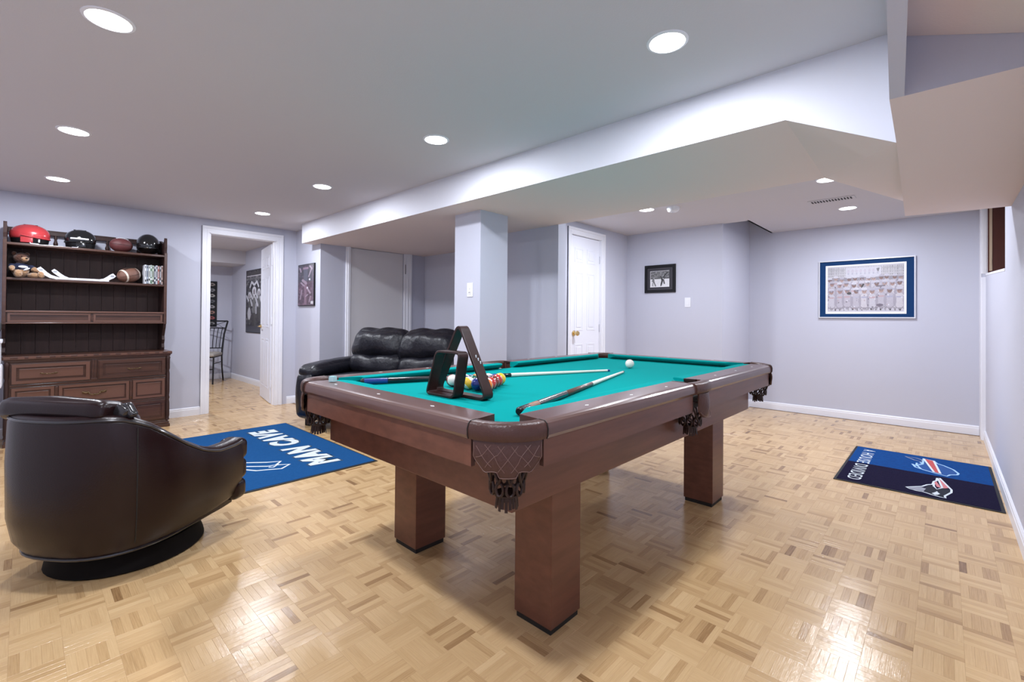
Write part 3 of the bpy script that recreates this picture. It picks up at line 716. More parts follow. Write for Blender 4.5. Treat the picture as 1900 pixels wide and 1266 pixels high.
# counter-clockwise; corner notches swing round the pocket centre
def corner(cx, cy, sx, sy):
    # arc from the y-side to the x-side inside the bed
    A = math.atan2(sy * math.sqrt(r_ ** 2 - (i_ - q) ** 2), sx * (i_ - q)); B = math.atan2(sy * (i_ - q), sx * math.sqrt(r_ ** 2 - (i_ - q) ** 2))
    return notch(cx, cy, A, B)
c00 = corner(TX0 + q, TY0 + q, 1, 1); c10 = corner(TX1 - q, TY0 + q, -1, 1); c11 = corner(TX1 - q, TY1 - q, -1, -1); c01 = corner(TX0 + q, TY1 - q, 1, -1)
sp = [(TXC - .06, by0), (TXC - .045, by0 + .018), (TXC, by0 + .026), (TXC + .045, by0 + .018), (TXC + .06, by0)]
sp2 = [(2 * TXC - x, TY0 + TY1 - y) for x, y in sp]
bed = c00 + sp + list(reversed(c10)) + c11 + sp2 + list(reversed(c01))
mb = MB(); mb.prism(bed, .745, CZ); mb.done('playing_cloth', M_cloth, table)
PW = [(.014, .690), (.014, .766), (.006, .770), (0, .780), (0, .796), (.0018, .804), (.006, .812), (.013, .8172), (.022, .8195), (.030, .82), (.119, .82), (.119, .742), (.030, .742), (.030, .690)]
PC = [(.117, .8195), (.150, .8215), (.170, .8205), (.1765, .816), (.174, .810), (.138, .787), (.117, .786)]
def rail_pieces(orient, s0, s1, e0, e1):
    """orient: 'y0','y1' run along x; 'x0','x1' along y. e = 'c' corner or 's' side-pocket end"""
    def pt(s, d, z):
        return {'y0': (s, TY0 + d, z), 'y1': (s, TY1 - d, z), 'x0': (TX0 + d, s, z), 'x1': (TX1 - d, s, z)}[orient]
    mb = MB(); ends = []
    for s, e, sg in ((s0, e0, 1), (s1, e1, -1)):
        ends.append([pt(s + sg * (.014 * max(0, d - .02) / .1 if e == 'c' else -.016 * max(0, d - .02) / .1), d, z) for d, z in PW])
    mb.loft(ends)
    for f in mb.bm.faces: f.material_index = 1 if f.calc_center_median().z < .7745 else 0
    mb.done('rail', [M_trail, M_twood], table, True, angle=18)
    mb = MB(); ends = []
    for s, e, sg in ((s0, e0, 1), (s1, e1, -1)):
        ends.append([pt(s + sg * (.014 if e == 'c' else -.026) + sg * (d - .117) / .059 * (.100 if e == 'c' else .014), d, z) for d, z in PC])
    mb.loft(ends); mb.done('cushion', M_cloth, table, True, angle=50)
CR, SR = .158, .085
for o in ('y0', 'y1'):
    rail_pieces(o, TX0 + CR, TXC - SR, 'c', 's'); rail_pieces(o, TXC + SR, TX1 - CR, 's', 'c')
for o in ('x0', 'x1'): rail_pieces(o, TY0 + CR, TY1 - CR, 'c', 'c')
for x in (1.283, 1.580, 1.880, 2.455, 2.773, 3.074):
    for y in (TY0 + .057, TY1 - .057):
        mb = MB(); mb.prism([(x - .011, y), (x, y - .006), (x + .011, y), (x, y + .006)], TZ - .001, TZ + .0008); mb.done('sight', M_pearl, table)
for y in (1.874, 1.534, 1.205):
    for x in (TX0 + .062, TX1 - .062):
        mb = MB(); mb.prism([(x - .006, y), (x, y - .011), (x + .006, y), (x, y + .011)], TZ - .001, TZ + .0008); mb.done('sight', M_pearl, table)

def net_bag(cx, cy, top, rt, parent, seed=0):
    mb = MB(); n = 10; z1 = top - .045; z2 = top - .064; zb = top - .088
    P = lambda a, r, z: (cx + r * math.cos(a), cy + r * math.sin(a), z)
    for k in range(n):
        a = 2 * PI * k / n; h = PI / n
        mb.tube([P(a, rt, top + .03), P(a, rt * 1.02, top), P(a + h * .5, rt * 1.0, top - .022), P(a + h, rt * .90, z1)], .0042, 6)
        mb.tube([P(a, rt, top + .03), P(a, rt * 1.02, top), P(a - h * .5, rt * 1.0, top - .022), P(a - h, rt * .90, z1)], .0042, 6)
        c = P(a + h, rt * .84, z2); tx, ty = -math.sin(a + h), math.cos(a + h); rr = rt * .20
        mb.tube([(c[0] + tx * rr * math.cos(t), c[1] + ty * rr * math.cos(t), c[2] + .018 * math.sin(t)) for t in [2 * PI * j / 12 for j in range(12)]], .0042, 6, True)
    for r, z in ((rt, top + .03), (rt * .60, zb)):
        mb.tube([P(2 * PI * j / 20, r, z) for j in range(20)], .0045, 6, True)
    mb.lathe([(0, zb - .004), (rt * .55, zb - .002), (rt * .6, zb + .004), (0, zb + .002)], 16, Matrix.Translation((cx, cy, 0)))
    nb = mb.done('net', M_net, parent, True)
    mb = MB(); rs = random.Random(seed)
    for k in range(18):
        a = 2 * PI * k / 18; l = rs.uniform(.034, .044); b = rt * .50
        tx, ty = -math.sin(a) * .0042, math.cos(a) * .0042
        r2 = b * rs.uniform(1.05, 1.2)
        mb.loft([[(cx + b * math.cos(a) + s * tx, cy + b * math.sin(a) + s * ty, zb), (cx + (b + .0016) * math.cos(a) + s * tx, cy + (b + .0016) * math.sin(a) + s * ty, zb), (cx + (r2 + .0016) * math.cos(a) + s * tx, cy + (r2 + .0016) * math.sin(a) + s * ty, zb - l), (cx + r2 * math.cos(a) + s * tx, cy + r2 * math.sin(a) + s * ty, zb - l)] for s in (-1, 1)])
    fr = mb.done('fringe', M_net, parent); fr['kind'] = 'stuff'

def corner_pocket(cx, cy, sx, sy, seed):
    C = (.158, .158)
    def W(a, b, z): return (cx + sx * a, cy + sy * b, z)
    def at(th, rho, z): return W(C[0] + rho * math.cos(th), C[1] + rho * math.sin(th), z)
    th = [PI + (PI / 2) * k / 20 for k in range(21)]
    prof = [(.158, .772), (.1615, .780), (.1620, .800), (.158, .814), (.150, .8205), (.128, .8215), (.112, .817), (.106, .806), (.108, .78), (.120, .772)]
    mb = MB(); mb.loft([[at(t, r, z) for r, z in prof] for t in th]); pk = mb.done('pocket', M_leather, table, True, angle=60)
    # shield below the rim
    mb = MB(); cols = []
    n = 20
    def low(t): return .672 + .014 * abs(math.sin(t * 1.45 * PI)) * (abs(t) > .3) + .030 * abs(t) ** 2.2
    def shell(off):
        out = []
        for k in range(n + 1):
            t = -1 + 2 * k / n; col = []
            for j in range(9):
                v = j / 8; ang = .86 - .05 * math.sin(v * PI) - (.10 * max(0, v - .75) / .25)
                z = .773 + (low(t) - .773) * v; rho = .1535 + .006 * math.sin(v * PI * .9) - off
                col.append(at(PI * 1.25 + t * ang * PI / 4, rho, z))
            out.append(col)
        return out
    A, B = shell(0), shell(.006)
    rows = [a + list(reversed(b)) for a, b in zip(A, B)]
    mb.loft(rows); mb.done('shield', M_leather, pk, True, angle=60)
    # tooled diamond lines and the stitched edge
    mb = MB()
    def sp_(t, v, o=.0006):
        ang = .86 - .05 * math.sin(v * PI) - (.10 * max(0, v - .75) / .25); z = .773 + (low(t) - .773) * v
        return at(PI * 1.25 + t * ang * PI / 4, .1535 + .006 * math.sin(v * PI * .9) + o, z)
    for k in range(-4, 5):
        for s in (-1, 1):
            pl = [(k * .36 + s * .36 * v * 1.5 - s * .27, .12 + .70 * v) for v in [j / 6 for j in range(7)]]
            pl = [p_ for p_ in pl if abs(p_[0]) < .92]
            if len(pl) > 2: mb.tube([sp_(*p_) for p_ in pl], .0009, 5)
    edge = [sp_(-.97, v / 8) for v in range(1, 9)] + [sp_(-.97 + 1.94 * k / 24, .975) for k in range(25)] + [sp_(.97, 1 - v / 8) for v in range(0, 8)]
    mb.tube(edge, .0012, 5); mb.done('stitching', M_leather_edge, pk, True)
    # seam groove rings at the two ends
    mb = MB()
    for t in (PI + .03, PI * 1.5 - .03):
        mb = MB(); mb.tube([at(t, r + .0012, z) for r, z in prof[:7]], .0014, 5); mb.done('seam', M_dark, pk, True)
    c = W(.094, .094, 0); net_bag(c[0], c[1], .700, .056, pk, seed)
def side_pocket(cy, sy, seed):
    def W(u, b, z): return (TXC + u, cy + sy * b, z)
    prof = [(.004, .772), (-.006, .778), (-.007, .800), (-.002, .814), (.008, .8205), (.04, .8215), (.05, .815), (.05, .775)]
    mb = MB(); us = [-SR + 2 * SR * k / 12 for k in range(13)]
    mb.loft([[W(u, b - .012 * math.cos(u / SR * PI / 2), z) for b, z in prof] for u in us]); pk = mb.done('pocket', M_leather, table, True, angle=60)
    mb = MB(); rows = []
    for k in range(13):
        t = -1 + k / 6; f, b = [], []
        for j in range(8):
            v = j / 7; z = .773 - (.112 - .030 * abs(t) ** 3) * v; u = t * (.058 - .006 * v); o = -.004 - .022 * (1 - t * t) * (.5 + .5 * math.sin(v * PI))
            f.append(W(u, o, z)); b.append(W(u, o + .007, z))
        rows.append(f + list(reversed(b)))
    mb.loft(rows); mb.done('shield', M_leather, pk, True, angle=60)
    mb = MB(); mb.tube([W(t * .056, -.006 - .023 * (1 - t * t), .773 - (.112 - .030 * abs(t) ** 3) * .96) for t in [-.95 + 1.9 * k / 14 for k in range(15)]], .0012, 5); mb.done('stitching', M_leather_edge, pk, True)
    # felt-lined lip seen on the playing side
    for ua, ub in ((-.078, -.060), (.060, .078)):
        mb = MB(); mb.loft([[W(u, .06, .8215), W(u, .118, .8205), W(u, .118, .812), W(u, .06, .812)] for u in (ua, ub)]); mb.done('lip', M_net, pk)
    c = W(0, .060, 0); net_bag(c[0], c[1], .700, .056, pk, seed)
corner_pocket(TX0, TY0, 1, 1, 1); corner_pocket(TX1, TY0, -1, 1, 2); corner_pocket(TX1, TY1, -1, -1, 3); corner_pocket(TX0, TY1, 1, -1, 4)
side_pocket(TY0, 1, 5); side_pocket(TY1, -1, 6)

# ---- cues
def cue(p0, p1, segs, label, r0=.0148, r1=.0062):
    p0, p1 = Vector((*p0, CZ + r0 + .0015)), Vector((*p1, CZ + r1 + .0015)); d = p1 - p0; Ln = d.length
    t = thing('pool_cue', label, 'pool cue', tuple(p0), 0, None)
    M = Matrix.Translation(p0) @ d.to_track_quat('Z', 'Y').to_matrix().to_4x4()
    for nm, a, b, m_ in segs:
        ra, rb = r0 + (r1 - r0) * a, r0 + (r1 - r0) * b; k = .0004
        prof = [(0, a * Ln), (ra * .86, a * Ln), (ra, a * Ln + .002), (rb, b * Ln - .0004), (0, b * Ln)]
        if nm == 'bumper': prof = [(0, 0), (ra * .7, .001), (ra * .99, .010), (ra * .99, .018), (ra * .98, b * Ln), (0, b * Ln)]
        mb = MB(); mb.lathe(prof, 14, M); mb.done(nm, m_, t, True)
M_cueblue = mat('cue_blue', (.006, .035, .22), .25, coat=.5); M_cueblack = mat('cue_black', (.006, .006, .008), .2, coat=.5)
M_maple = mat('cue_maple', (.80, .76, .66), .3, coat=.3); M_cuebrown = mat('cue_brown', (.10, .040, .026), .3, coat=.4); M_cuetan = mat('cue_tan', (.30, .14, .085), .4)
cue((1.091, 2.003), (2.46, 1.49), [('bumper', 0, .010, M_black), ('handle', .010, .086, M_cueblue), ('wrap', .086, .335, M_cueblack), ('forearm', .335, .505, M_cueblue), ('collar', .505, .54, M_cueblack), ('shaft', .54, .988, M_maple), ('tip', .988, 1.0, M_cueblue)], 'blue and black pool cue with white shaft lying behind the racked balls')
cue((1.110, 1.012), (2.459, 1.394), [('bumper', 0, .022, M_black), ('handle', .022, .055, M_cueblack), ('ring', .055, .108, M_cuetan), ('wrap', .108, .31, M_cueblack), ('forearm', .31, .555, M_cuebrown), ('shaft', .555, .988, M_maple), ('tip', .988, 1.0, M_cuebrown)], 'brown and black pool cue pointing at the white cue ball')

# ---- balls
BR = .0286
ballmats = {}
def ball_mat(nm, c):
    if nm not in ballmats: ballmats[nm] = mat('ball_' + nm, c, .08, coat=.6)
    return ballmats[nm]
BC = dict(yellow=(.80, .50, .03), blue=(.008, .02, .16), red=(.50, .03, .025), purple=(.05, .012, .09), orange=(.75, .20, .03), green=(.008, .10, .06), maroon=(.20, .03, .02), black=(.008, .008, .009), white=(.83, .80, .72))
def ball(x, y, col, stripe, label, axis=(0, 0, 1), spot=None, num=None, group='balls in the triangle'):
    M = Matrix.Translation((x, y, CZ + BR + .0008)) @ Vector(axis).to_track_quat('Z', 'Y').to_matrix().to_4x4()
    bm = bmesh.new(); bmesh.ops.create_icosphere(bm, subdivisions=4, radius=BR)
    sp_ = Vector(spot).normalized() if spot else Vector((1, 0, 0))
    for f in bm.faces:
        c = f.calc_center_median().normalized(); f.smooth = True
        f.material_index = (1 if abs(c.z) > .52 else 0) if stripe else 0
        if num and c.dot(sp_) > .945: f.material_index = 1
    bm.transform(M)
    me = bpy.data.meshes.new('pool_ball'); bm.to_mesh(me); bm.free()
    me.materials.append(ball_mat(col, BC[col])); me.materials.append(ball_mat('white', BC['white']))
    o = link(bpy.data.objects.new('pool_ball', me)); MW[o] = Matrix.Identity(4)
    tag(o, label, 'pool ball', group)
    if num:
        z = (M.to_3x3() @ sp_).normalized(); Mq = Matrix.Translation(Vector((x, y, CZ + BR + .0008)) + z * (BR + .0002)) @ z.to_track_quat('Z', 'Y').to_matrix().to_4x4()
        mb = text_mb(str(num), .011, Mq @ Matrix.Translation((0, -.004, 0)), .0003, .0003, align='CENTER'); mb.done('numeral', M_black, o)
    return o
toC = Vector((-.75, -.62, .2))
BX, BY, st = 1.375, 1.556, .0576
rows = [[('maroon', 1, 'white-capped ball with maroon stripe at the left end of the triangle base', (-.5, -.8, .2), None),
         ('purple', 0, 'dark purple ball second from the left in the triangle base', (0, 0, 1), None),
         ('yellow', 1, 'yellow striped ball seen between the legs of the two racks', (.6, -.45, .66), 9),
         ('blue', 0, 'solid dark blue ball behind the right foot of the wooden triangle', (0, 0, 1), None),
         ('orange', 1, 'orange striped ball at the right end of the triangle base', (-1, .05, .1), None)],
        [('blue', 1, 'blue striped ball in the second row behind the maroon stripe', (.2, .3, 1), None),
         ('green', 0, 'solid green ball in the second row', (0, 0, 1), None),
         ('green', 1, 'green striped ball behind the dark blue ball', (.3, .2, 1), None),
         ('red', 1, 'red striped ball with its white cap showing, behind the orange stripe', (-1, -.1, .15), None)],
        [('orange', 0, 'solid orange ball in the middle row, left', (0, 0, 1), None),
         ('black', 0, 'glossy black ball in the middle of the triangle', (0, 0, 1), None),
         ('maroon', 0, 'solid brownish red ball at the right of the middle row', (0, 0, 1), None)],
        [('purple', 1, 'purple striped ball in the fourth row', (0, .3, 1), None), ('red', 0, 'solid red ball beside the yellow apex ball', (0, 0, 1), None)],
        [('yellow', 0, 'solid yellow ball at the far apex of the triangle', (0, 0, 1), None)]]
for r, row in enumerate(rows):
    for k, (c, s, lb, ax, num) in enumerate(row):
        x, y = BX + r * st * .8660, BY + (len(row) - 1) / 2 * st - k * st
        ball(x, y, c, s, lb, ax, (1, .25, -.35) if num else None, num)
ball(2.732, 1.504, 'white', 0, 'white cue ball at the far end of the green table', group=None)

# ---- racks: wooden triangle standing on edge, and a smaller four-sided one leaning in front of it
def rack(poly, r, x0, x1, thick, name, label, knot=None):
    t = thing(name, label, 'ball rack', (x0, poly[0][0], CZ))
    out = rounded(poly, r, 7); c = Vector((sum(p[0] for p in out) / len(out), sum(p[1] for p in out) / len(out)))
    n = len(out); inn = []
    for i in range(n):
        a, b = Vector(out[i - 1]), Vector(out[(i + 1) % n]); tn = (b - a).normalized(); nr = Vector((-tn.y, tn.x))
        if nr.dot(c - Vector(out[i])) < 0: nr = -nr
        p_ = Vector(out[i]) + nr * thick; inn.append((p_.x, p_.y))
    mb = MB(); rings = []
    for o, q_ in list(zip(out, inn)) + [(out[0], inn[0])]:
        e = .0018; d = (Vector(q_) - Vector(o)).normalized() * e
        rings.append([(x0 + e, o[0], o[1]), (x1 - e, o[0], o[1]), (x1, o[0] + d.x, o[1] + d.y), (x1, q_[0] - d.x, q_[1] - d.y), (x1 - e, q_[0], q_[1]), (x0 + e, q_[0], q_[1]), (x0, q_[0] - d.x, q_[1] - d.y), (x0, o[0] + d.x, o[1] + d.y)])
    mb.loft(rings, True, False); bmesh.ops.remove_doubles(mb.bm, verts=mb.bm.verts[:], dist=1e-5)
    mb.done('frame', M_rack, t, True, angle=35); return t
t = rack([(1.622, CZ + .001), (1.264, CZ + .001), (1.443, CZ + .312)], .055, 1.214, 1.262, .012, 'triangle_rack', 'large dark wooden triangle rack standing upright in front of the balls')
mb = MB()
for k in range(3): mb.box(1.236 + k * .006, 1.240 + k * .006, 1.357 - k * .007, 1.362 - k * .007, .947 - k * .012, .959 - k * .012, .001)
mb.done('paper_label', M_whitecloth, t)
rack([(1.588, CZ + .001), (1.402, CZ + .001), (1.366, CZ + .188), (1.522, CZ + .188)], .028, 1.160, 1.210, .010, 'diamond_rack', 'smaller four-sided dark wooden rack leaning against the triangle rack')

t = thing('billiard_chalk', 'pale aqua cube of chalk on the near corner of the table rail', 'chalk', (.935, 1.955, TZ + .0012), .5)
mb = MB(); mb.box(-.0125, .0125, -.0125, .0125, 0, .022, .0015); mb.done('paper_wrap', M_chalkpaper, t, local=True)
mb = MB(); mb.box(-.0115, .0115, -.0115, .0115, .0215, .0245, .001); mb.lathe([(0, .0235), (.006, .0246), (.0085, .0248), (.0085, .0240)], 12); mb.done('chalk_block', M_chalk, t, local=True)

# ------------------------------------------------------------------ black leather loveseat behind the table
sofa = thing('recliner_loveseat', 'black leather reclining loveseat with puffy cushions beside the pillar', 'sofa', (1.86, 4.76, 0), math.radians(-74))
T = Matrix.Translation; Rx = lambda a: Matrix.Rotation(a, 4, 'X'); Ry = lambda a: Matrix.Rotation(a, 4, 'Y'); Rz = lambda a: Matrix.Rotation(a, 4, 'Z')
SWD = 1.80
def spart(name, h, r, pos, bulge=(0, 0, 0), rot=None, n=12, noise=0, seed=0, m=M_black_leather, parent=None):
    mb = MB(); mb.cushion(h, r, T(pos) @ (rot or Matrix.Identity(4)), bulge, n, noise, seed); return mb.done(name, m, parent or sofa, True, local=True, angle=80)
spart('base', (SWD / 2 - .05, .38, .15), .04, (SWD / 2, .50, .21))
for k, a in enumerate((.13, SWD - .13)):
    spart('arm', (.115, .40, .245), .09, (a, .44, .30), (.03, .0, 0), n=12, noise=.004, seed=k)
    spart('armrest_pad', (.125, .36, .070), .065, (a, .40, .575), (.01, .02, .02), Rx(math.radians(4)), n=14, noise=.005, seed=3 + k)
    ap = spart('arm_front', (.105, .05, .22), .045, (a, .06, .32), (.01, .04, .01), n=12, noise=.003, seed=5 + k)
    mb = MB(); pts = rounded([(-.10, -.20), (.10, -.20), (.10, .20), (-.10, .20)], .09, 6); mb.tube([(a + x, .035, .32 + z) for x, z in pts], .006, 6, True); mb.done('piping', M_piping, ap, True, local=True)
cw = (SWD - .48) / 2
for k in range(2):
    a = .24 + cw * (k + .5)
    spart('seat_cushion', (cw / 2 - .004, .33, .085), .07, (a, .36, .43), (.0, .03, .03), n=12, noise=.006, seed=11 + k)
    spart('footrest', (cw / 2 - .008, .05, .16), .045, (a, .06, .25), (0, .03, .01), n=10, noise=.004, seed=15 + k)
    spart('lumbar_cushion', (cw / 2 + .01, .12, .13), .10, (a, .60, .60), (.0, .05, .02), Rx(math.radians(-12)), n=18, noise=.015, seed=21 + k)
    spart('back_cushion', (cw / 2 + .035, .15, .170), .13, (a - .02, .68, .80), (.0, .05, .03), Rx(math.radians(-14)), n=22, noise=.017, seed=27 + k)
spart('back', (SWD / 2 - .10, .09, .36), .07, (SWD / 2, .86, .52), (0, .02, 0), Rx(math.radians(-6)), n=10)
for a in (.08, SWD - .08):
    for d in (.14, .86):
        mb = MB(); mb.box(a - .03, a + .03, d - .03, d + .03, 0, .07, .004); mb.done('foot', M_black, sofa, local=True)

# ------------------------------------------------------------------ swivel barrel chair in the foreground
ach = thing('swivel_armchair', 'dark brown-black vinyl barrel swivel chair seen from behind', 'armchair', (.362, 2.83, 0), math.radians(-54))
PR, PV = .368, .285
path = []            # (u, v, inward normal) from right front round the back to left front
for k in range(9): path.append((PR + .012 * math.sin(k / 8 * PI), PV - k / 8 * (PV - .02), (-1, 0)))
for k in range(1, 24):
    a = -PI * k / 24; ex = .80
    cu, sv = math.cos(a), math.sin(a); u = PR * math.copysign(abs(cu) ** ex, cu); v = .02 + .415 * math.copysign(abs(sv) ** ex, sv)
    path.append((u, v, None))
for k in range(9): path.append((-PR - .012 * math.sin(k / 8 * PI), .02 + k / 8 * (PV - .02), (1, 0)))
NP = len(path); norms = []
for i in range(NP):
    a, b = path[max(0, i - 1)], path[min(NP - 1, i + 1)]; t_ = Vector((b[0] - a[0], b[1] - a[1])).normalized(); norms.append(Vector((-t_.y, t_.x)) * (1 if True else -1))
if norms[0].x > 0: norms = [-n_ for n_ in norms]
dist = [0]
for a, b in zip(path, path[1:]): dist.append(dist[-1] + math.hypot(b[0] - a[0], b[1] - a[1]))
TOT = dist[-1]
RIM = [(-.45, .690), (-.357, .700), (-.296, .692), (-.227, .660), (-.144, .598), (-.057, .536), (.034, .484), (.112, .460), (.24, .458), (.30, .466)]
def rimz(i):
    v = path[i][1]
    for (a, za), (b, zb) in zip(RIM, RIM[1:]):
        if v <= b: return za + (zb - za) * max(0, (v - a) / (b - a))
    return RIM[-1][1]
def cpt(i, d, z):
    p_ = Vector(path[i][:2]) + norms[i] * d; return (p_.x, p_.y, z)
mb = MB(); rings = []
for i in range(NP):
    zr = rimz(i); bk = max(0, -path[i][1]) / .45
    rings.append([cpt(i, .050 + .02 * (1 - bk), .118 + .08 * max(0, path[i][1])), cpt(i, .022, .17 + .05 * max(0, path[i][1])), cpt(i, .004, .27), cpt(i, 0, zr * .62 + .06), cpt(i, .006, zr - .035), cpt(i, .014, zr - .012), cpt(i, .030, zr), cpt(i, .085, zr - .002), cpt(i, .118, zr - .02), cpt(i, .128, zr - .06), cpt(i, .130, .30), cpt(i, .13, .15)])
mb.loft(rings); mb.done('shell', M_brown_leather, ach, True, local=True, angle=60)
mb = MB(); mb.tube([cpt(i, .011, rimz(i) - .018) for i in range(NP)], .0065, 8); mb.done('piping', M_piping, ach, True, local=True)
mb = MB(); mb.tube([cpt(i, .048 + .02 * (1 - max(0, -path[i][1]) / .45), .118 + .08 * max(0, path[i][1])) for i in range(NP)], .007, 8); mb.done('bottom_welt', M_piping, ach, True, local=True)
for i in (13, 27):
    mb = MB(); zr = rimz(i); mb.tube([cpt(i, .049, .14), cpt(i, .021, .17), cpt(i, .003, .27), cpt(i, -.001, zr * .62 + .06), cpt(i, .004, zr - .035)], .0022, 6); mb.done('seam', M_dark, ach, True, local=True)
mb = MB(); bmsh = []
mb.prism([cpt(i, .06, 0)[:2] for i in range(NP)], .125, .20); mb.done('seat_pan', M_brown_leather, ach, local=True)
def apart(name, h, r, pos, bulge=(0, 0, 0), rot=None, n=10, noise=0, seed=0, m=M_brown_leather):
    mb = MB(); mb.cushion(h, r, T(pos) @ (rot or Matrix.Identity(4)), bulge, n, noise, seed); return mb.done(name, m, ach, True, local=True, angle=80)
apart('seat_cushion', (.240, .29, .095), .07, (0, .04, .310), (0, .02, .03), n=12, noise=.004)
apart('back_cushion', (.23, .085, .170), .07, (0, -.205, .530), (0, .04, 0), Rx(math.radians(10)), n=12, noise=.005, seed=2)
hp = apart('head_pillow', (.250, .065, .044), .033, (-.035, -.275, .705), (0.0, .012, .010), Rx(math.radians(-14)), n=14, noise=.003, seed=4)
mb = MB(); mb.cushion((.030, .022, .030), .016, T((.238, -.262, .704)) @ Ry(.5), (0, 0, 0), 5, .003, 2); mb.cushion((.016, .018, .034), .012, T((.262, -.255, .711)) @ Ry(-.6), (0, 0, 0), 5); mb.done('pillow_tie', M_piping, hp, True, local=True)
for s in (1, -1):
    for k in range(3):
        apart('arm_front_pad', (.062, .046, .053 if k else .050), .030, (s * .302, PV + .004 - .004 * (2 - k), .195 + k * .103), (.0, .012, .006), n=8)
mb = MB(); mb.lathe([(0, 0), (.285, 0), (.295, .008), (.290, .030), (.270, .085), (.10, .085), (.10, .13), (0, .13)], 40); mb.done('swivel_base', M_base, ach, True, local=True)

# ------------------------------------------------------------------ rugs
rug = thing('area_rug', 'bright blue area rug lettered in white lying before the loveseat', 'rug', (1.295, 4.07, 0))
mb = MB(); mb.box(.715, 1.880, 3.170, 4.972, .0003, .005, .002); mb.done('backing', M_rugedge, rug)
mb = MB(); mb.box(.735, 1.866, 3.190, 4.956, .004, .0075, .001); mb.done('pile', M_rug, rug)
Mt = Matrix(((0, -1, 0, 1.665), (1, 0, 0, 3.352), (0, 0, 1, .0082), (0, 0, 0, 1)))
mb = text_mb('MAN CAVE', .270, Mt @ T((0, 0, -.0005)), .0012, .030, 1.0, shear=.18, spacing=1.18)
xs = [(Mt.inverted() @ v.co).x for v in mb.bm.verts]; k_ = 1.44 / (max(xs) - min(xs)); xm = min(xs)
Ms = Mt @ Matrix.Diagonal((k_, 1, 1, 1)) @ T((-xm, 0, 0)) @ Mt.inverted()
mb.bm.transform(Ms); mb.done('lettering_outline', M_rugoutline, rug)
mb = text_mb('MAN CAVE', .270, Mt, .0014, .016, 1.0, shear=.18, spacing=1.18); mb.bm.transform(Ms); mb.done('lettering', M_rugwhite, rug)
for pl in ([(.95, 3.98), (1.158, 3.811), (1.269, 3.712), (1.352, 3.666), (1.289, 3.593)], [(.92, 3.86), (1.129, 3.714), (1.24, 3.611), (1.307, 3.599), (1.263, 3.56), (1.24, 3.583)], [(1.293, 3.601), (1.371, 3.546), (1.291, 3.484), (1.225, 3.524), (1.15, 3.563), (1.106, 3.635), (.92, 3.78)]):
    mb = MB(); mb.tube([(x, y, .0072) for x, y in pl], .0105, 6)
    for v in mb.bm.verts: v.co.z = .0072 + (v.co.z - .0072) * .15
    mb.done('emblem_outline', M_rugwhite, rug)

dm = thing('door_mat', 'navy and royal blue mat with two football emblems by the right wall', 'mat', (4.46, .145, 0))
mb = MB(); mb.box(3.900, 5.062, -.262, .566, .0003, .005, .002); mb.done('backing', M_rugedge, dm)
mb = MB(); mb.box(4.478, 5.045, -.245, .550, .004, .0072, .001); mb.done('royal_half', M_matblue, dm)
mb = MB(); mb.box(3.918, 4.478, -.245, .550, .004, .0072, .001); mb.done('navy_half', M_matnavy, dm)
Mt = Matrix(((-1, 0, 0, 4.966), (0, -1, 0, .498), (0, 0, 1, .0076), (0, 0, 0, 1)))
for word, x0_, wd_ in (('A', .0, .060), ('HOUSE', .120, .365), ('DIVIDED', .540, .450)):
    mb = text_mb(word, .112, Mt, .001, .0004, 1.0, spacing=1.15); xs = [(Mt.inverted() @ v.co).x for v in mb.bm.verts]; k_ = wd_ / (max(xs) - min(xs))
    mb.bm.transform(Mt @ T((x0_, 0, 0)) @ Matrix.Diagonal((k_, 1, 1, 1)) @ T((-min(xs), 0, 0)) @ Mt.inverted()); mb.done('lettering', M_rugwhite, dm)
def flat(name, pts, m_, z):
    mb = MB(); a = sum(p_[0] * q_[1] - q_[0] * p_[1] for p_, q_ in zip(pts, pts[1:] + pts[:1]))
    mb.prism(pts if a > 0 else list(reversed(pts)), .0068, z); return mb.done(name, m_, dm)
def outline(name, pts, w_, z, m_=M_rugwhite, closed=True):
    mb = MB(); mb.tube([(x, y, 0) for x, y in pts], w_, 6, closed)
    for v in mb.bm.verts: v.co.z = z + v.co.z * .1
    return mb.done(name, m_, dm)
bis = [(4.718, .178), (4.631, .157), (4.591, .111), (4.55, .05), (4.518, -.015), (4.573, -.032), (4.61, -.07), (4.657, -.077), (4.752, -.051), (4.83, -.001), (4.868, .039), (4.94, .059), (4.964, .119), (4.766, .12), (4.777, .154), (4.676, .154)]
flat('emblem_body', bis, mat('deep_blue_pile', (.010, .07, .26), .95), .0076)
outline('emblem_outline', bis, .0075, .0078, mat('pale_blue_pile', (.35, .55, .78), .95))
stp = [(4.964, .119), (4.94, .059), (4.561, .019), (4.576, .054)]
flat('emblem_stripe', stp, M_matred, .0080); outline('stripe_outline', stp, .0075, .0082)
outline('emblem_horn', [(4.94, .229), (4.944, .163), (4.908, .127), (4.843, .121), (4.863, .172)], .006, .0078, M_silver)
outline('emblem_leg', [(4.607, .126), (4.70, .15), (4.766, .12), (4.82, .135)], .007, .0080, mat('pale_blue_pile2', (.35, .55, .78), .95), False)
pat = [(4.03, .183), (4.122, .106), (4.189, .082), (4.222, .056), (4.306, .051), (4.337, .038), (4.412, .035), (4.425, .022), (4.266, -.014), (4.172, -.036), (4.108, -.035), (3.995, -.004), (3.953, -.007), (3.952, .017), (3.97, .059), (3.994, .097), (3.992, .132), (4.008, .164)]
flat('head_emblem', [(4.172, .082), (4.184, .053), (4.118, .036), (4.171, -.001), (4.166, -.029), (4.105, -.032), (4.014, -.001), (3.97, .0), (3.965, .03), (3.997, .085), (4.056, .098)], M_matdk, .0076)
flat('head_face', [(4.033, .175), (4.1, .112), (4.085, .086), (4.01, .097), (4.007, .132)], M_silver, .0077)
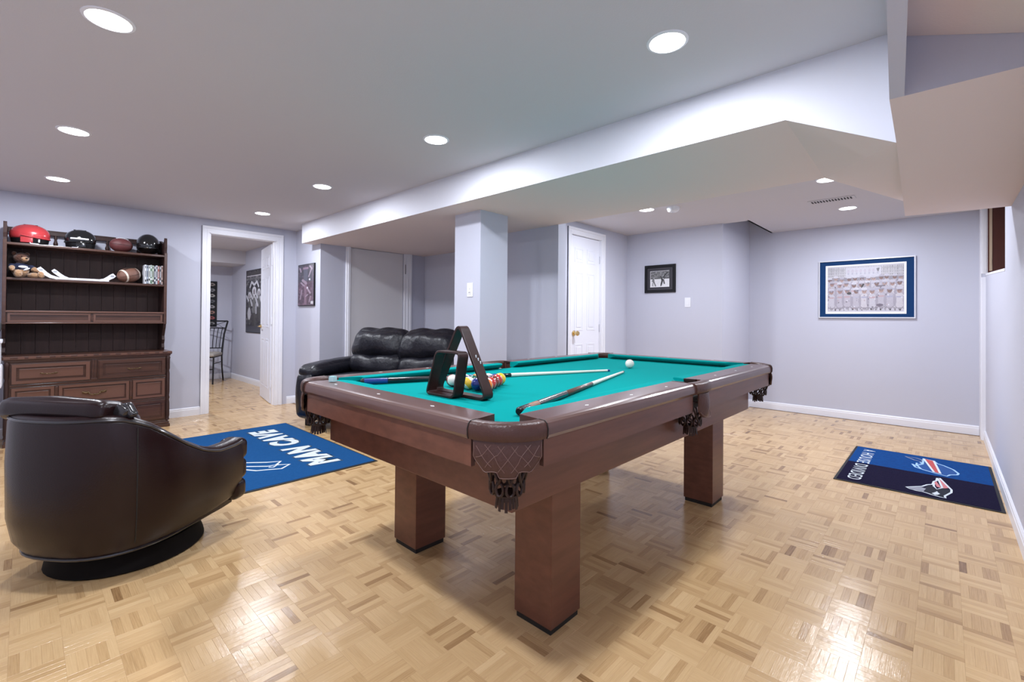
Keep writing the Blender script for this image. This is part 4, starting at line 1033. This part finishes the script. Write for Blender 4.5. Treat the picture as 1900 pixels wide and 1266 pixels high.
flat('head_stripe', [(4.376, .033), (4.407, .022), (4.239, -.018), (4.200, -.020), (4.173, .003)], M_matpink, .0078)
flat('head_stripe', [(4.289, .049), (4.319, .038), (4.175, .013), (4.183, .035)], M_matpink, .0078)
outline('stripe_line', [(4.40, .030), (4.18, .008), (4.12, .034), (4.184, .050), (4.26, .050)], .0065, .0081, M_rugwhite, False)
flat('head_star', [(4.003, .057), (4.041, .042), (4.073, .033), (4.041, .026), (4.025, .018), (3.992, .029), (3.98, .041)], M_rugwhite, .0080)
outline('head_outline', pat, .0065, .0080)

# ------------------------------------------------------------------ walnut hutch against the left wall
hu = thing('hutch', 'dark walnut hutch with open shelves above carved drawers', 'hutch', (.45, 5.86, 0))
YF, YU, YBk = 5.660, 5.765, 6.055
def hpart(mb, name, m=M_hutch, parent=None, smooth=False): return mb.done(name, m, parent or hu, smooth)
hpart(MB().box(-.085, .998, YF, YBk, .055, .712, .002), 'carcass', M_hutch)
hpart(MB().box(-.105, 1.020, YF - .018, YBk, .0, .030, .003).box(-.100, 1.014, YF - .012, YBk, .030, .052, .005).box(-.092, 1.006, YF - .006, YBk, .052, .066, .003), 'plinth')
mb = MB(); mb.box(-.116, 1.030, YF - .024, YBk, .722, .752, .006); mb.box(-.106, 1.020, YF - .012, YBk, .706, .723, .004)
hpart(mb, 'counter_top')
mb = MB()
rs = random.Random(3)
for k in range(16):
    x = -.10 + k * .073 + rs.uniform(-.01, .01); mb.box(x, x + rs.uniform(.02, .05), YF - .0248, YF - .022, .728 + rs.uniform(0, .01), .7515, .001)
hpart(mb, 'worn_edge', M_hutch_hi)['kind'] = 'stuff'
def moulded(mb, x0, x1, z0, z1, y, wd=.020, dep=.010):
    """raised bevelled border round a drawer or panel"""
    O = Vector((x0, y, z1)); frame(mb, O, Vector((x1 - x0, 0, 0)), Vector((0, 0, z0 - z1)), 0, wd, dep, (0, -1, 0))
def bail(x, z, y, parent, w_=.085, fancy=False):
    mb = MB()
    if fancy:
        pts = [(x - .085, y - .012, z + .018), (x - .060, y - .016, z + .004), (x - .040, y - .018, z + .010), (x - .028, y - .020, z - .012), (x, y - .022, z - .016), (x + .028, y - .020, z - .012), (x + .040, y - .018, z + .010), (x + .060, y - .016, z + .004), (x + .085, y - .012, z + .018)]
        mb.tube(pts, [.003, .006, .005, .006, .007, .006, .005, .006, .003], 8)
        for s in (-1, 1):
            mb.tube([(x + s * .045, y, z + .006), (x + s * .045, y - .018, z + .004)], .006, 8); mb.ell((x + s * .035, y - .02, z - .004), (.009, .006, .009), 10, 8)
            mb.box(x + s * .062 - .020, x + s * .062 + .020, y - .004, y + .001, z - .004, z + .016, .003)
        mb.ell((x, y - .024, z - .014), (.010, .008, .009), 10, 8)
    else:
        mb.tube([(x - w_ / 2, y, z + .004), (x - w_ / 2, y - .014, z), (x - w_ * .3, y - .018, z - .004), (x, y - .020, z - .002), (x + w_ * .3, y - .018, z - .004), (x + w_ / 2, y - .014, z), (x + w_ / 2, y, z + .004)], .0035, 8)
        for q_ in (-.25, 0, .25): mb.ell((x + q_ * w_, y - .020, z - .001), (.006, .005, .005), 8, 6)
        for s in (-1, 1): mb.ell((x + s * w_ * .5, y - .006, z + .002), (.012, .004, .006), 8, 6)
    return mb.done('handle', M_bronze, parent, True)
# two short drawers over two long ones
for x0, x1, hx in ((-.066, .428, .16), (.477, .979, .735)):
    mb = MB(); mb.box(x0, x1, YF - .014, YF + .01, .516, .690, .003); d = hpart(mb, 'drawer')
    mb = MB(); moulded(mb, x0 + .006, x1 - .006, .522, .684, YF - .013, .024, .014); mb.box(x0 + .05, x1 - .05, YF - .017, YF - .012, .565, .645, .003); hpart(mb, 'moulding', M_hutch_hi if x0 < 0 else M_hutch, d)
    bail(hx, .600, YF - .018, d)
mb = MB(); mb.box(.434, .471, YF - .008, YF + .01, .512, .700, .002)
for k in range(2): mb.box(.440 + k * .016, .450 + k * .016, YF - .013, YF - .007, .535, .700, .002)
mb.box(.430, .475, YF - .016, YF - .005, .512, .530, .003); hpart(mb, 'fluted_stile', M_hutch)
for z0, z1 in ((.296, .492), (.080, .276)):
    mb = MB(); mb.box(-.066, .979, YF - .012, YF + .01, z0, z1, .003); d = hpart(mb, 'drawer')
    for a, b in ((-.060, .195), (.222, .700), (.727, .973)):
        mb = MB(); moulded(mb, a, b, z0 + .008, z1 - .008, YF - .011, .020, .012); mb.box(a + .034, b - .034, YF - .0145, YF - .010, z0 + .042, z1 - .042, .002); hpart(mb, 'panel', M_hutch_hi if z0 > .2 else M_hutch, d)
    for x in (.2085, .7135):
        mb = MB(); mb.box(x - .010, x + .010, YF - .022, YF - .008, z0 + .035, z1 - .012, .003); mb.loft([[(x - .012, YF - .010, z0 + .036), (x + .012, YF - .010, z0 + .036), (x + .012, YF - .024, z0 + .036), (x - .012, YF - .024, z0 + .036)], [(x - .002, YF - .010, z0 + .014), (x + .002, YF - .010, z0 + .014), (x + .002, YF - .014, z0 + .014), (x - .002, YF - .014, z0 + .014)]]); hpart(mb, 'drop_bracket', M_hutch, d)
    bail(.455, (z0 + z1) / 2 + .006, YF - .016, d, fancy=True)
mb = MB(); mb.box(-.070, .985, YF - .010, YF + .01, .494, .514, .003); mb.box(-.070, .985, YF - .010, YF + .01, .277, .294, .003); hpart(mb, 'rail')
for x in (-.088, 1.000):
    mb = MB(); mb.lathe([(.010, .066), (.017, .07), (.013, .09), (.016, .11), (.016, .24), (.012, .27), (.017, .29), (.012, .31), (.015, .34), (.015, .53), (.011, .56), (.016, .58), (.016, .67), (.019, .69), (.012, .706)], 14, T((x, YF - .006, 0))); hpart(mb, 'corner_column', M_hutch_dk, None, True)
# open upper part
def side_poly(x0, x1):
    pf = [(YBk, .752), (YBk - .20, .752), (YBk - .215, .78), (YBk - .205, .82), (YBk - .23, .86), (YBk - .215, .90), (YBk - .245, .95), (YBk - .27, .985), (YU + .01, 1.02), (YU, 1.05), (YU, 1.70), (YU + .012, 1.76), (YU + .004, 1.80), (YU + .010, 1.885), (YU + .025, 1.895), (YU + .05, 1.86), (YU + .09, 1.845), (YBk - .03, 1.89), (YBk, 1.89)]
    mb = MB(); mb.loft([[(x0, y, z) for y, z in pf], [(x1, y, z) for y, z in pf]]); return mb
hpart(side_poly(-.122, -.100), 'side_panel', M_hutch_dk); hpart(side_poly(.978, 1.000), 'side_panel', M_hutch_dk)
for x in (-.111, .989):
    mb = MB(); mb.box(x - .012, x + .012, YU - .006, YU + .002, 1.02, 1.74, .003); hpart(mb, 'face_stile', M_hutch)
for z in (1.421, 1.720):
    mb = MB(); mb.box(-.100, .978, YU + .004, YBk, z - .022, z, .003); mb.box(-.100, .978, YU + .001, YU + .006, z - .018, z - .003, .001); hpart(mb, 'shelf', M_hutch)
mb = MB(); mb.box(-.100, .978, YU + .006, YBk, 1.118, 1.135, .002); mb.box(-.100, .978, YU + .012, YU + .035, 1.030, 1.120, .002); hpart(mb, 'frieze', M_hutch)
mb = MB(); mb.box(-.102, .980, YU - .006, YU + .016, 1.124, 1.140, .004); mb.box(-.102, .980, YU - .002, YU + .016, 1.026, 1.036, .003); hpart(mb, 'frieze_moulding', M_hutch_hi)
for a, b in ((-.092, .432), (.448, .970)):
    mb = MB(); moulded(mb, a, b, 1.040, 1.120, YU + .013, .016, .011); hpart(mb, 'frieze_panel', M_hutch_hi)
mb = MB(); mb.prism([(.440 - .010, 1.078), (.440, 1.045), (.450, 1.078), (.440, 1.112)], 0, .012, T((0, YU + .012, 0)) @ Rx(PI / 2)); hpart(mb, 'frieze_diamond', M_hutch)
nb = 12
for k in range(nb):
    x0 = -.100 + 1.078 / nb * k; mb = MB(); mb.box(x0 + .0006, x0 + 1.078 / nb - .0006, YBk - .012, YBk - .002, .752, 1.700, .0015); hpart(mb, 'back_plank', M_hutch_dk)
mb = MB(); mb.box(-.100, .978, YBk - .022, YBk - .002, 1.838, 1.868, .004); mb.box(-.100, .978, YBk - .020, YBk - .004, 1.872, 1.884, .003); mb.box(-.100, .978, YBk - .018, YBk - .006, 1.866, 1.874); hpart(mb, 'gallery_rail', M_hutch_dk)
for k in range(9):
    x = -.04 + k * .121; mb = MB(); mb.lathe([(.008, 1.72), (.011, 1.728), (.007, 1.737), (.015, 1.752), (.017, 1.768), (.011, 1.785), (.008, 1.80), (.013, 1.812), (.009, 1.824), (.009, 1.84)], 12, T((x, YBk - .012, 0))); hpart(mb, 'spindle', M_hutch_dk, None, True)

# ---- on the top shelf
SZ = 1.7205
def hockey_helmet(x, y, rot, m, label, sc=1.0):
    t = thing('hockey_helmet', label, 'helmet', (x, y, SZ), rot)
    def fn(p):
        q = Vector(p)
        if q.z < -.025: q.z = -.025 + (q.z + .025) * .25
        q.z += .012 * math.exp(-(q.y / .03) ** 2) * (1 if q.z > 0 else 0)
        return q
    mb = MB(); mb.ell((0, 0, .078), (.142 * sc, .105 * sc, .092), 28, 18, None, fn); mb.done('shell', m, t, True, local=True, angle=70)
    mb = MB()
    for s in (-1, 1):
        mb.box(-.055 * sc, .030 * sc, s * .104 * sc - .004, s * .104 * sc + .004, .012, .06, .004); mb.tube([(-.05 * sc, s * .112 * sc, .075), (.02 * sc, s * .113 * sc, .062), (.09 * sc, s * .090 * sc, .058)], .006, 6)
    mb.tube([(.138 * sc * math.cos(a), .102 * sc * math.sin(a), .056) for a in [-1.2 + 2.4 * k / 12 for k in range(13)]], .007, 8); mb.done('side_panel', m, t, True, local=True)
    mb = MB(); mb.lathe([(.0, .003), (.10 * sc, .004), (.108 * sc, .020), (.112 * sc, .050), (.0, .054)], 24, Matrix.Diagonal((1.2, .92, 1, 1))); mb.done('liner', M_black, t, True, local=True)
    mb = MB()
    for s in (-1, 1): mb.tube([(.01 * sc, s * .106 * sc, .014), (.015, s * .108 * sc, .004), (.06 * sc, s * .085 * sc, .006), (.09 * sc, s * .03, .004)], .004, 6)
    mb.tube([(.07 * sc, -.088 * sc, .045), (.07 * sc, -.088 * sc, .020)], .006, 6); mb.done('chin_strap', M_plastic, t, True, local=True)
    mb = MB()
    for k in range(3): mb.box(-.04 + k * .035, -.022 + k * .035, -.012, .012, .172, .179, .002)
    mb.done('vent', M_black, t, local=True)
    return t
hockey_helmet(.036, 5.895, math.radians(-6), M_redshell, 'red hockey helmet on the top shelf of the hutch', .90)
hockey_helmet(.362, 5.895, math.radians(172), M_blackshell, 'black hockey helmet with a white stripe between the red helmet and the maroon football', .78)
mb = MB(); st_ = [o for o in bpy.data.objects if o.name.startswith('hockey_helmet')][-1]
mb.tube([(.112 * math.cos(a), .086 * math.sin(a), .088) for a in [PI * .32 + PI * .36 * k / 8 for k in range(9)]], .008, 8); mb.done('white_stripe', M_plastic, st_, True, local=True)
def football(x, y, z, rz, ry, a, b, m, label, stripes=False):
    t = thing('football', label, 'football', (x, y, z), rz)
    fn = lambda p: Vector((p.x, p.y * (1 - .25 * (abs(p.x) / a) ** 3), p.z * (1 - .25 * (abs(p.x) / a) ** 3)))
    MM = Ry(ry)
    mb = MB(); mb.ell((0, 0, 0), (b, b, a), 26, 22, MM @ Ry(PI / 2)); mb.done('bladder_cover', m, t, True, local=True)
    mb = MB(); rr = lambda u: b * math.sqrt(max(0, 1 - (u / a) ** 2))
    for an in (PI / 4 + .8, -PI / 4 + .8, 3 * PI / 4 + .8, -3 * PI / 4 + .8): mb.tube([MM @ Vector((u, rr(u) * math.cos(an) * 1.003, rr(u) * math.sin(an) * 1.003)) for u in [a * (-.97 + 1.94 * k / 16) for k in range(17)]], .0014, 5)
    mb.done('seam', M_dark, t, True, local=True)
    mb = MB(); lm = M_plastic if not stripes else M_dark
    for k in range(-3, 4):
        u = k * .014; an = 1.9; r1 = rr(u) + .002; mb.tube([MM @ Vector((u, r1 * math.cos(an + d), r1 * math.sin(an + d))) for d in (-.22, 0, .22)], .0022, 5)
    mb.tube([MM @ Vector((k * .012, (rr(k * .012) + .002) * math.cos(1.9), (rr(k * .012) + .002) * math.sin(1.9))) for k in range(-4, 5)], .0022, 5); mb.done('lacing', lm, t, True, local=True)
    if stripes:
        for s in (-1, 1):
            mb = MB(); us = [s * a * (.52 + .13 * k / 4) for k in range(5)]
            mb.loft([[MM @ Vector((u, (rr(u) + .0012) * math.cos(2 * PI * j / 28), (rr(u) + .0012) * math.sin(2 * PI * j / 28))) for j in range(28)] for u in us], True, False); mb.done('stripe', M_ballwhite, t, True, local=True)
    return t
football(.655, 5.905, SZ + .0745, .12, 0.05, .090, .071, M_ballmaroon, 'maroon football on the top shelf beside the black batting helmet')
t = thing('batting_helmet', 'glossy black baseball batting helmet at the right end of the top shelf', 'helmet', (.868, 5.915, SZ + .001), math.radians(258))
def fn(p):
    q = Vector(p)
    if q.z < 0: q.z *= .75
    return q
mb = MB(); mb.ell((0, 0, .092), (.105, .100, .120), 28, 18, None, fn); mb.done('shell', M_blackshell, t, True, local=True)
mb = MB(); rowa, rowb = [], []
for k in range(15):
    a = -1.1 + 2.2 * k / 14; r1, r2 = .094, .094 + .060 * math.cos(a / 1.1 * PI / 2) ** .7
    rowa.append([(r1 * math.cos(a), r1 * math.sin(a), .078), (r2 * math.cos(a) , r2 * math.sin(a) * .95, .062), (r2 * math.cos(a), r2 * math.sin(a) * .95, .057), (r1 * math.cos(a), r1 * math.sin(a), .070)])
mb.loft(rowa); mb.done('brim', M_blackshell, t, True, local=True)
mb = MB(); mb.ell((-.01, .088, .042), (.045, .016, .042), 14, 10); mb.done('ear_guard', M_blackshell, t, True, local=True)
mb = MB(); mb.ell((0, 0, .206), (.012, .012, .004), 12, 6); mb.done('button', M_blackshell, t, True, local=True)

# ---- on the middle shelf
MZ = 1.4215
t = thing('teddy_bear', 'tan teddy bear in a navy jersey slumped at the left end of the middle shelf', 'teddy bear', (-.020, 5.895, MZ), math.radians(-62))
Mb = T((0, 0, .002)) @ Ry(math.radians(-10))
mb = MB(); mb.ell((0, 0, .075), (.058, .055, .068), 18, 14)
for s in (-1, 1):
    mb.ell((.075, s * .055, .028), (.055, .026, .026), 14, 10, Rz(s * .35)); mb.ell((.125, s * .078, .036), (.020, .026, .032), 12, 10)
    mb.ell((.030, s * .072, .088), (.050, .020, .022), 14, 10, Rz(s * .5) @ Ry(.5))
mb.done('body', M_fur, t, True, local=True)
mb = MB(); mb.ell((.012, 0, .178), (.047, .052, .046), 18, 14)
for s in (-1, 1): mb.ell((.004, s * .044, .214), (.010, .018, .018), 12, 8)
hd = mb.done('head', M_fur_dk, t, True, local=True)
mb = MB(); mb.ell((.056, 0, .166), (.024, .026, .021), 14, 10); mb.done('muzzle', M_fur, hd, True, local=True)
mb = MB(); mb.ell((.079, 0, .173), (.006, .009, .006), 10, 8)
for s in (-1, 1): mb.ell((.053, s * .020, .190), (.005, .005, .005), 8, 6)
mb.done('eyes_and_nose', M_black, hd, True, local=True)
mb = MB(); mb.ell((0, 0, .088), (.0605, .0575, .052), 18, 12)
for s in (-1, 1): mb.ell((.018, s * .066, .096), (.032, .0235, .026), 14, 10, Rz(s * .5) @ Ry(.5))
jr = mb.done('jersey', M_navy, t, True, local=True)
mb = MB(); mb.ell((.056, -.010, .098), (.010, .034, .012), 12, 8); mb.ell((.060, .012, .080), (.006, .026, .008), 12, 8, Rx(.5)); mb.done('jersey_print', M_whitecloth, jr, True, local=True)
def mini_stick(label, y, pts, wid, m=M_whitecloth):
    """flat bent stick: pts = centre line (x, z above shelf), wid = widths; lies against nothing, stands on its long edge"""
    t = thing('hockey_stick', label, 'hockey stick', (pts[0][0], y, MZ), 0, None)
    n = len(pts); rings = []
    P = [Vector(p_) for p_ in pts]
    for i in range(n):
        a, b = P[max(0, i - 1)], P[min(n - 1, i + 1)]; d = (b - a).normalized(); nr = Vector((-d.y, d.x)) * wid[i] / 2
        u, l = P[i] + nr, P[i] - nr
        rings.append([(u.x, y - .004, MZ + u.y), (l.x, y - .004, MZ + l.y), (l.x, y + .004, MZ + l.y), (u.x, y + .004, MZ + u.y)])
    return t, rings
def stick(label, y, blade, shaft, bw, sw):
    t, r1 = mini_stick(label, y, blade, bw); mb = MB(); mb.loft(r1); bl = mb.done('blade', M_stick, t, True, angle=30)
    P = [Vector(p_) for p_ in shaft]; mb = MB(); mb.box(min(p_.x for p_ in P), max(p_.x for p_ in P), y - .0045, y + .0045, MZ + P[0].y - sw / 2, MZ + P[0].y + sw / 2, .002); mb.done('shaft', M_stick, t)
    mb = MB(); q_ = Vector(blade[1]); mb.box(q_.x - .012, q_.x + .012, y - .0046, y - .0036, MZ + q_.y - .008, MZ + q_.y + .008, .001, ); mb.done('blade_tape', mat('grey_tape', (.35, .37, .40), .6), bl)
M_stick = mat('white_stick', rgb(236, 238, 246), .35)
stick('white hockey stick whose blade reaches farthest left, beside the teddy bear', 5.815, [(.090, .098), (.105, .080), (.135, .048), (.165, .026), (.21, .0125)], [(.205, .0125), (.560, .0125)], [.030, .034, .032, .028, .022], .018)
stick('white hockey stick with its blade just right of the leftmost blade', 5.840, [(.180, .088), (.195, .072), (.222, .046), (.250, .026), (.285, .0125)], [(.280, .0125), (.560, .0125)], [.026, .032, .030, .026, .020], .016)
stick('white hockey stick with its blade raised at the right, beside the striped football', 5.865, [(.605, .075), (.588, .060), (.560, .038), (.530, .020), (.49, .0125)], [(.20, .0125), (.495, .0125)], [.034, .042, .036, .028, .020], .016)
football(.715, 5.880, MZ + .0825, .55, -.30, .104, .074, M_ballbrown, 'brown football with cream stripes leaning on the middle shelf', True)
cols = [(.70, .72, .76), (.34, .38, .46), (.72, .75, .74), (.10, .20, .12), (.55, .62, .52), (.05, .06, .09), (.60, .63, .68), (.46, .16, .13), (.14, .13, .15), (.58, .40, .34)]
nm = ['white', 'slate grey', 'pale grey', 'dark green', 'pale green', 'black', 'silver', 'dark red', 'charcoal', 'salmon pink']
for k in range(10):
    x = .826 + k * .0148
    t = thing('game_case', f'upright disc case with {nm[k]} spine beside the striped football', 'disc case', (x + .007, 5.86, MZ), 0, 'disc cases on the middle shelf')
    mb = MB(); mb.box(x, x + .0142, 5.800, 5.935, MZ, MZ + .190, .0015); mb.done('case', M_black if k % 3 else M_plastic, t)
    mb = MB(); mb.box(x + .0012, x + .0130, 5.7990, 5.8012, MZ + .004, MZ + .186, .0004); sp_ = mb.done('spine', mat('spine_' + str(k), cols[k], .35), t)
    mb = MB(); z0 = MZ + .022 + .006 * (k % 4); mb.box(x + .003, x + .0112, 5.7984, 5.7992, z0, z0 + .020); mb.box(x + .0045, x + .0097, 5.7984, 5.7992, MZ + .155, MZ + .178); mb.box(x + .005, x + .0092, 5.7984, 5.7992, MZ + .07, MZ + .13); pb = mb.done('spine_print', M_black if sum(cols[k]) > 1 else M_plastic, sp_); pb['kind'] = 'stuff'

# unidentified white object cut by the left border; its appliance shape is made up
t = thing('white_appliance', 'white plastic appliance cut off by the left border beside the hutch', 'appliance', (-.215, 5.50, 0))
mb = MB(); mb.box(-.33, -.128, 5.40, 5.60, 0, .52, .02); mb.done('cabinet', M_plastic, t)
mb = MB(); mb.box(-.33, -.107, 5.385, 5.60, .520, .705, .018); mb.done('middle_housing', M_plastic, t)
mb = MB(); mb.box(-.33, -.116, 5.395, 5.60, .70, .90, .015); mb.box(-.33, -.108, 5.39, 5.60, .875, .905, .008); mb.done('upper_housing', M_plastic, t)
mb = MB(); mb.lathe([(.055, .905), (.06, .93), (.09, .96), (.10, .99), (.10, 1.04), (0, 1.05)], 20, T((-.215, 5.50, 0))); mb.done('top_cap', mat('smoky_plastic', (.10, .11, .12), .2), t, True)

# ------------------------------------------------------------------ metal dining chair in the study
fx, fy = -.49, -.87
ch = thing('dining_chair', 'black metal slat-back dining chair with beige seat in the study', 'chair', (2.06, 8.92, 0), math.atan2(fy, fx))
# local x = forward, y = left when sitting
W2, D2 = .20, .24
for s in (-1, 1):
    mb = MB(); mb.tube([(D2 - .02, s * W2, .44), (D2, s * W2, .20), (D2 + .012, s * W2, 0)], .0125, 8); mb.done('leg', M_iron, ch, True, local=True)
    mb = MB(); mb.tube([(-D2 + .03, s * W2, .44), (-D2 + .01, s * W2, .24), (-D2 - .05, s * (W2 + .005), 0)], .0125, 8); mb.done('leg', M_iron, ch, True, local=True)
    mb = MB(); mb.tube([(-D2 + .03, s * W2, .43), (-D2 + .02, s * (W2 + .005), .56), (-D2 - .02, s * (W2 + .02), .80), (-D2 - .09, s * (W2 + .055), 1.02)], .014, 8); mb.done('back_post', M_iron, ch, True, local=True)
    mb = MB(); mb.tube([(D2 - .01, s * W2, .33), (-D2 + .02, s * W2, .33)], .008, 6); mb.done('stretcher', M_iron, ch, True, local=True)
mb = MB(); mb.tube([(D2, -W2, .24), (D2, W2, .24)], .008, 6); mb.done('stretcher', M_iron, ch, True, local=True)
mb = MB(); mb.cushion((.235, .215, .032), .03, T((.01, 0, .468)), (0, 0, .012), 8); mb.done('seat', M_seatpad, ch, True, local=True)
mb = MB(); mb.tube([(D2 - .02, -W2, .435), (D2 - .02, W2, .435), (-D2 + .03, W2, .435), (-D2 + .03, -W2, .435)], .010, 6, True); mb.done('seat_frame', M_iron, ch, True, local=True)
bk = lambda z: -D2 + .02 - .11 * ((z - .56) / .46) ** 1.6
wz = lambda z: W2 + .005 + .05 * ((z - .56) / .46) ** 1.5
for z, r in ((.56, .008), (.90, .009), (1.02, .012)):
    mb = MB(); mb.tube([(bk(z), -wz(z), z), (bk(z) - .012, 0, z), (bk(z), wz(z), z)], r, 6); mb.done('back_rail', M_iron, ch, True, local=True)
for k in range(-3, 4):
    mb = MB(); mb.tube([(bk(z) - .010, k * .053 * wz(z) / .205, z) for z in (.56, .68, .80, .90)], .006, 6); mb.done('back_slat', M_iron, ch, True, local=True)
for s in (-1, 1):
    mb = MB(); mb.tube([(bk(1.02) - .004, s * .235, 1.015), (bk(.96) - .01, s * .10, .960), (bk(.90), s * .20, .905)], .005, 6); mb.done('scroll', M_iron, ch, True, local=True)
mb = MB(); mb.tube([(bk(.96) - .01, -.10, .960), (bk(.96) - .012, .10, .960)], .005, 6); mb.done('scroll', M_iron, ch, True, local=True)
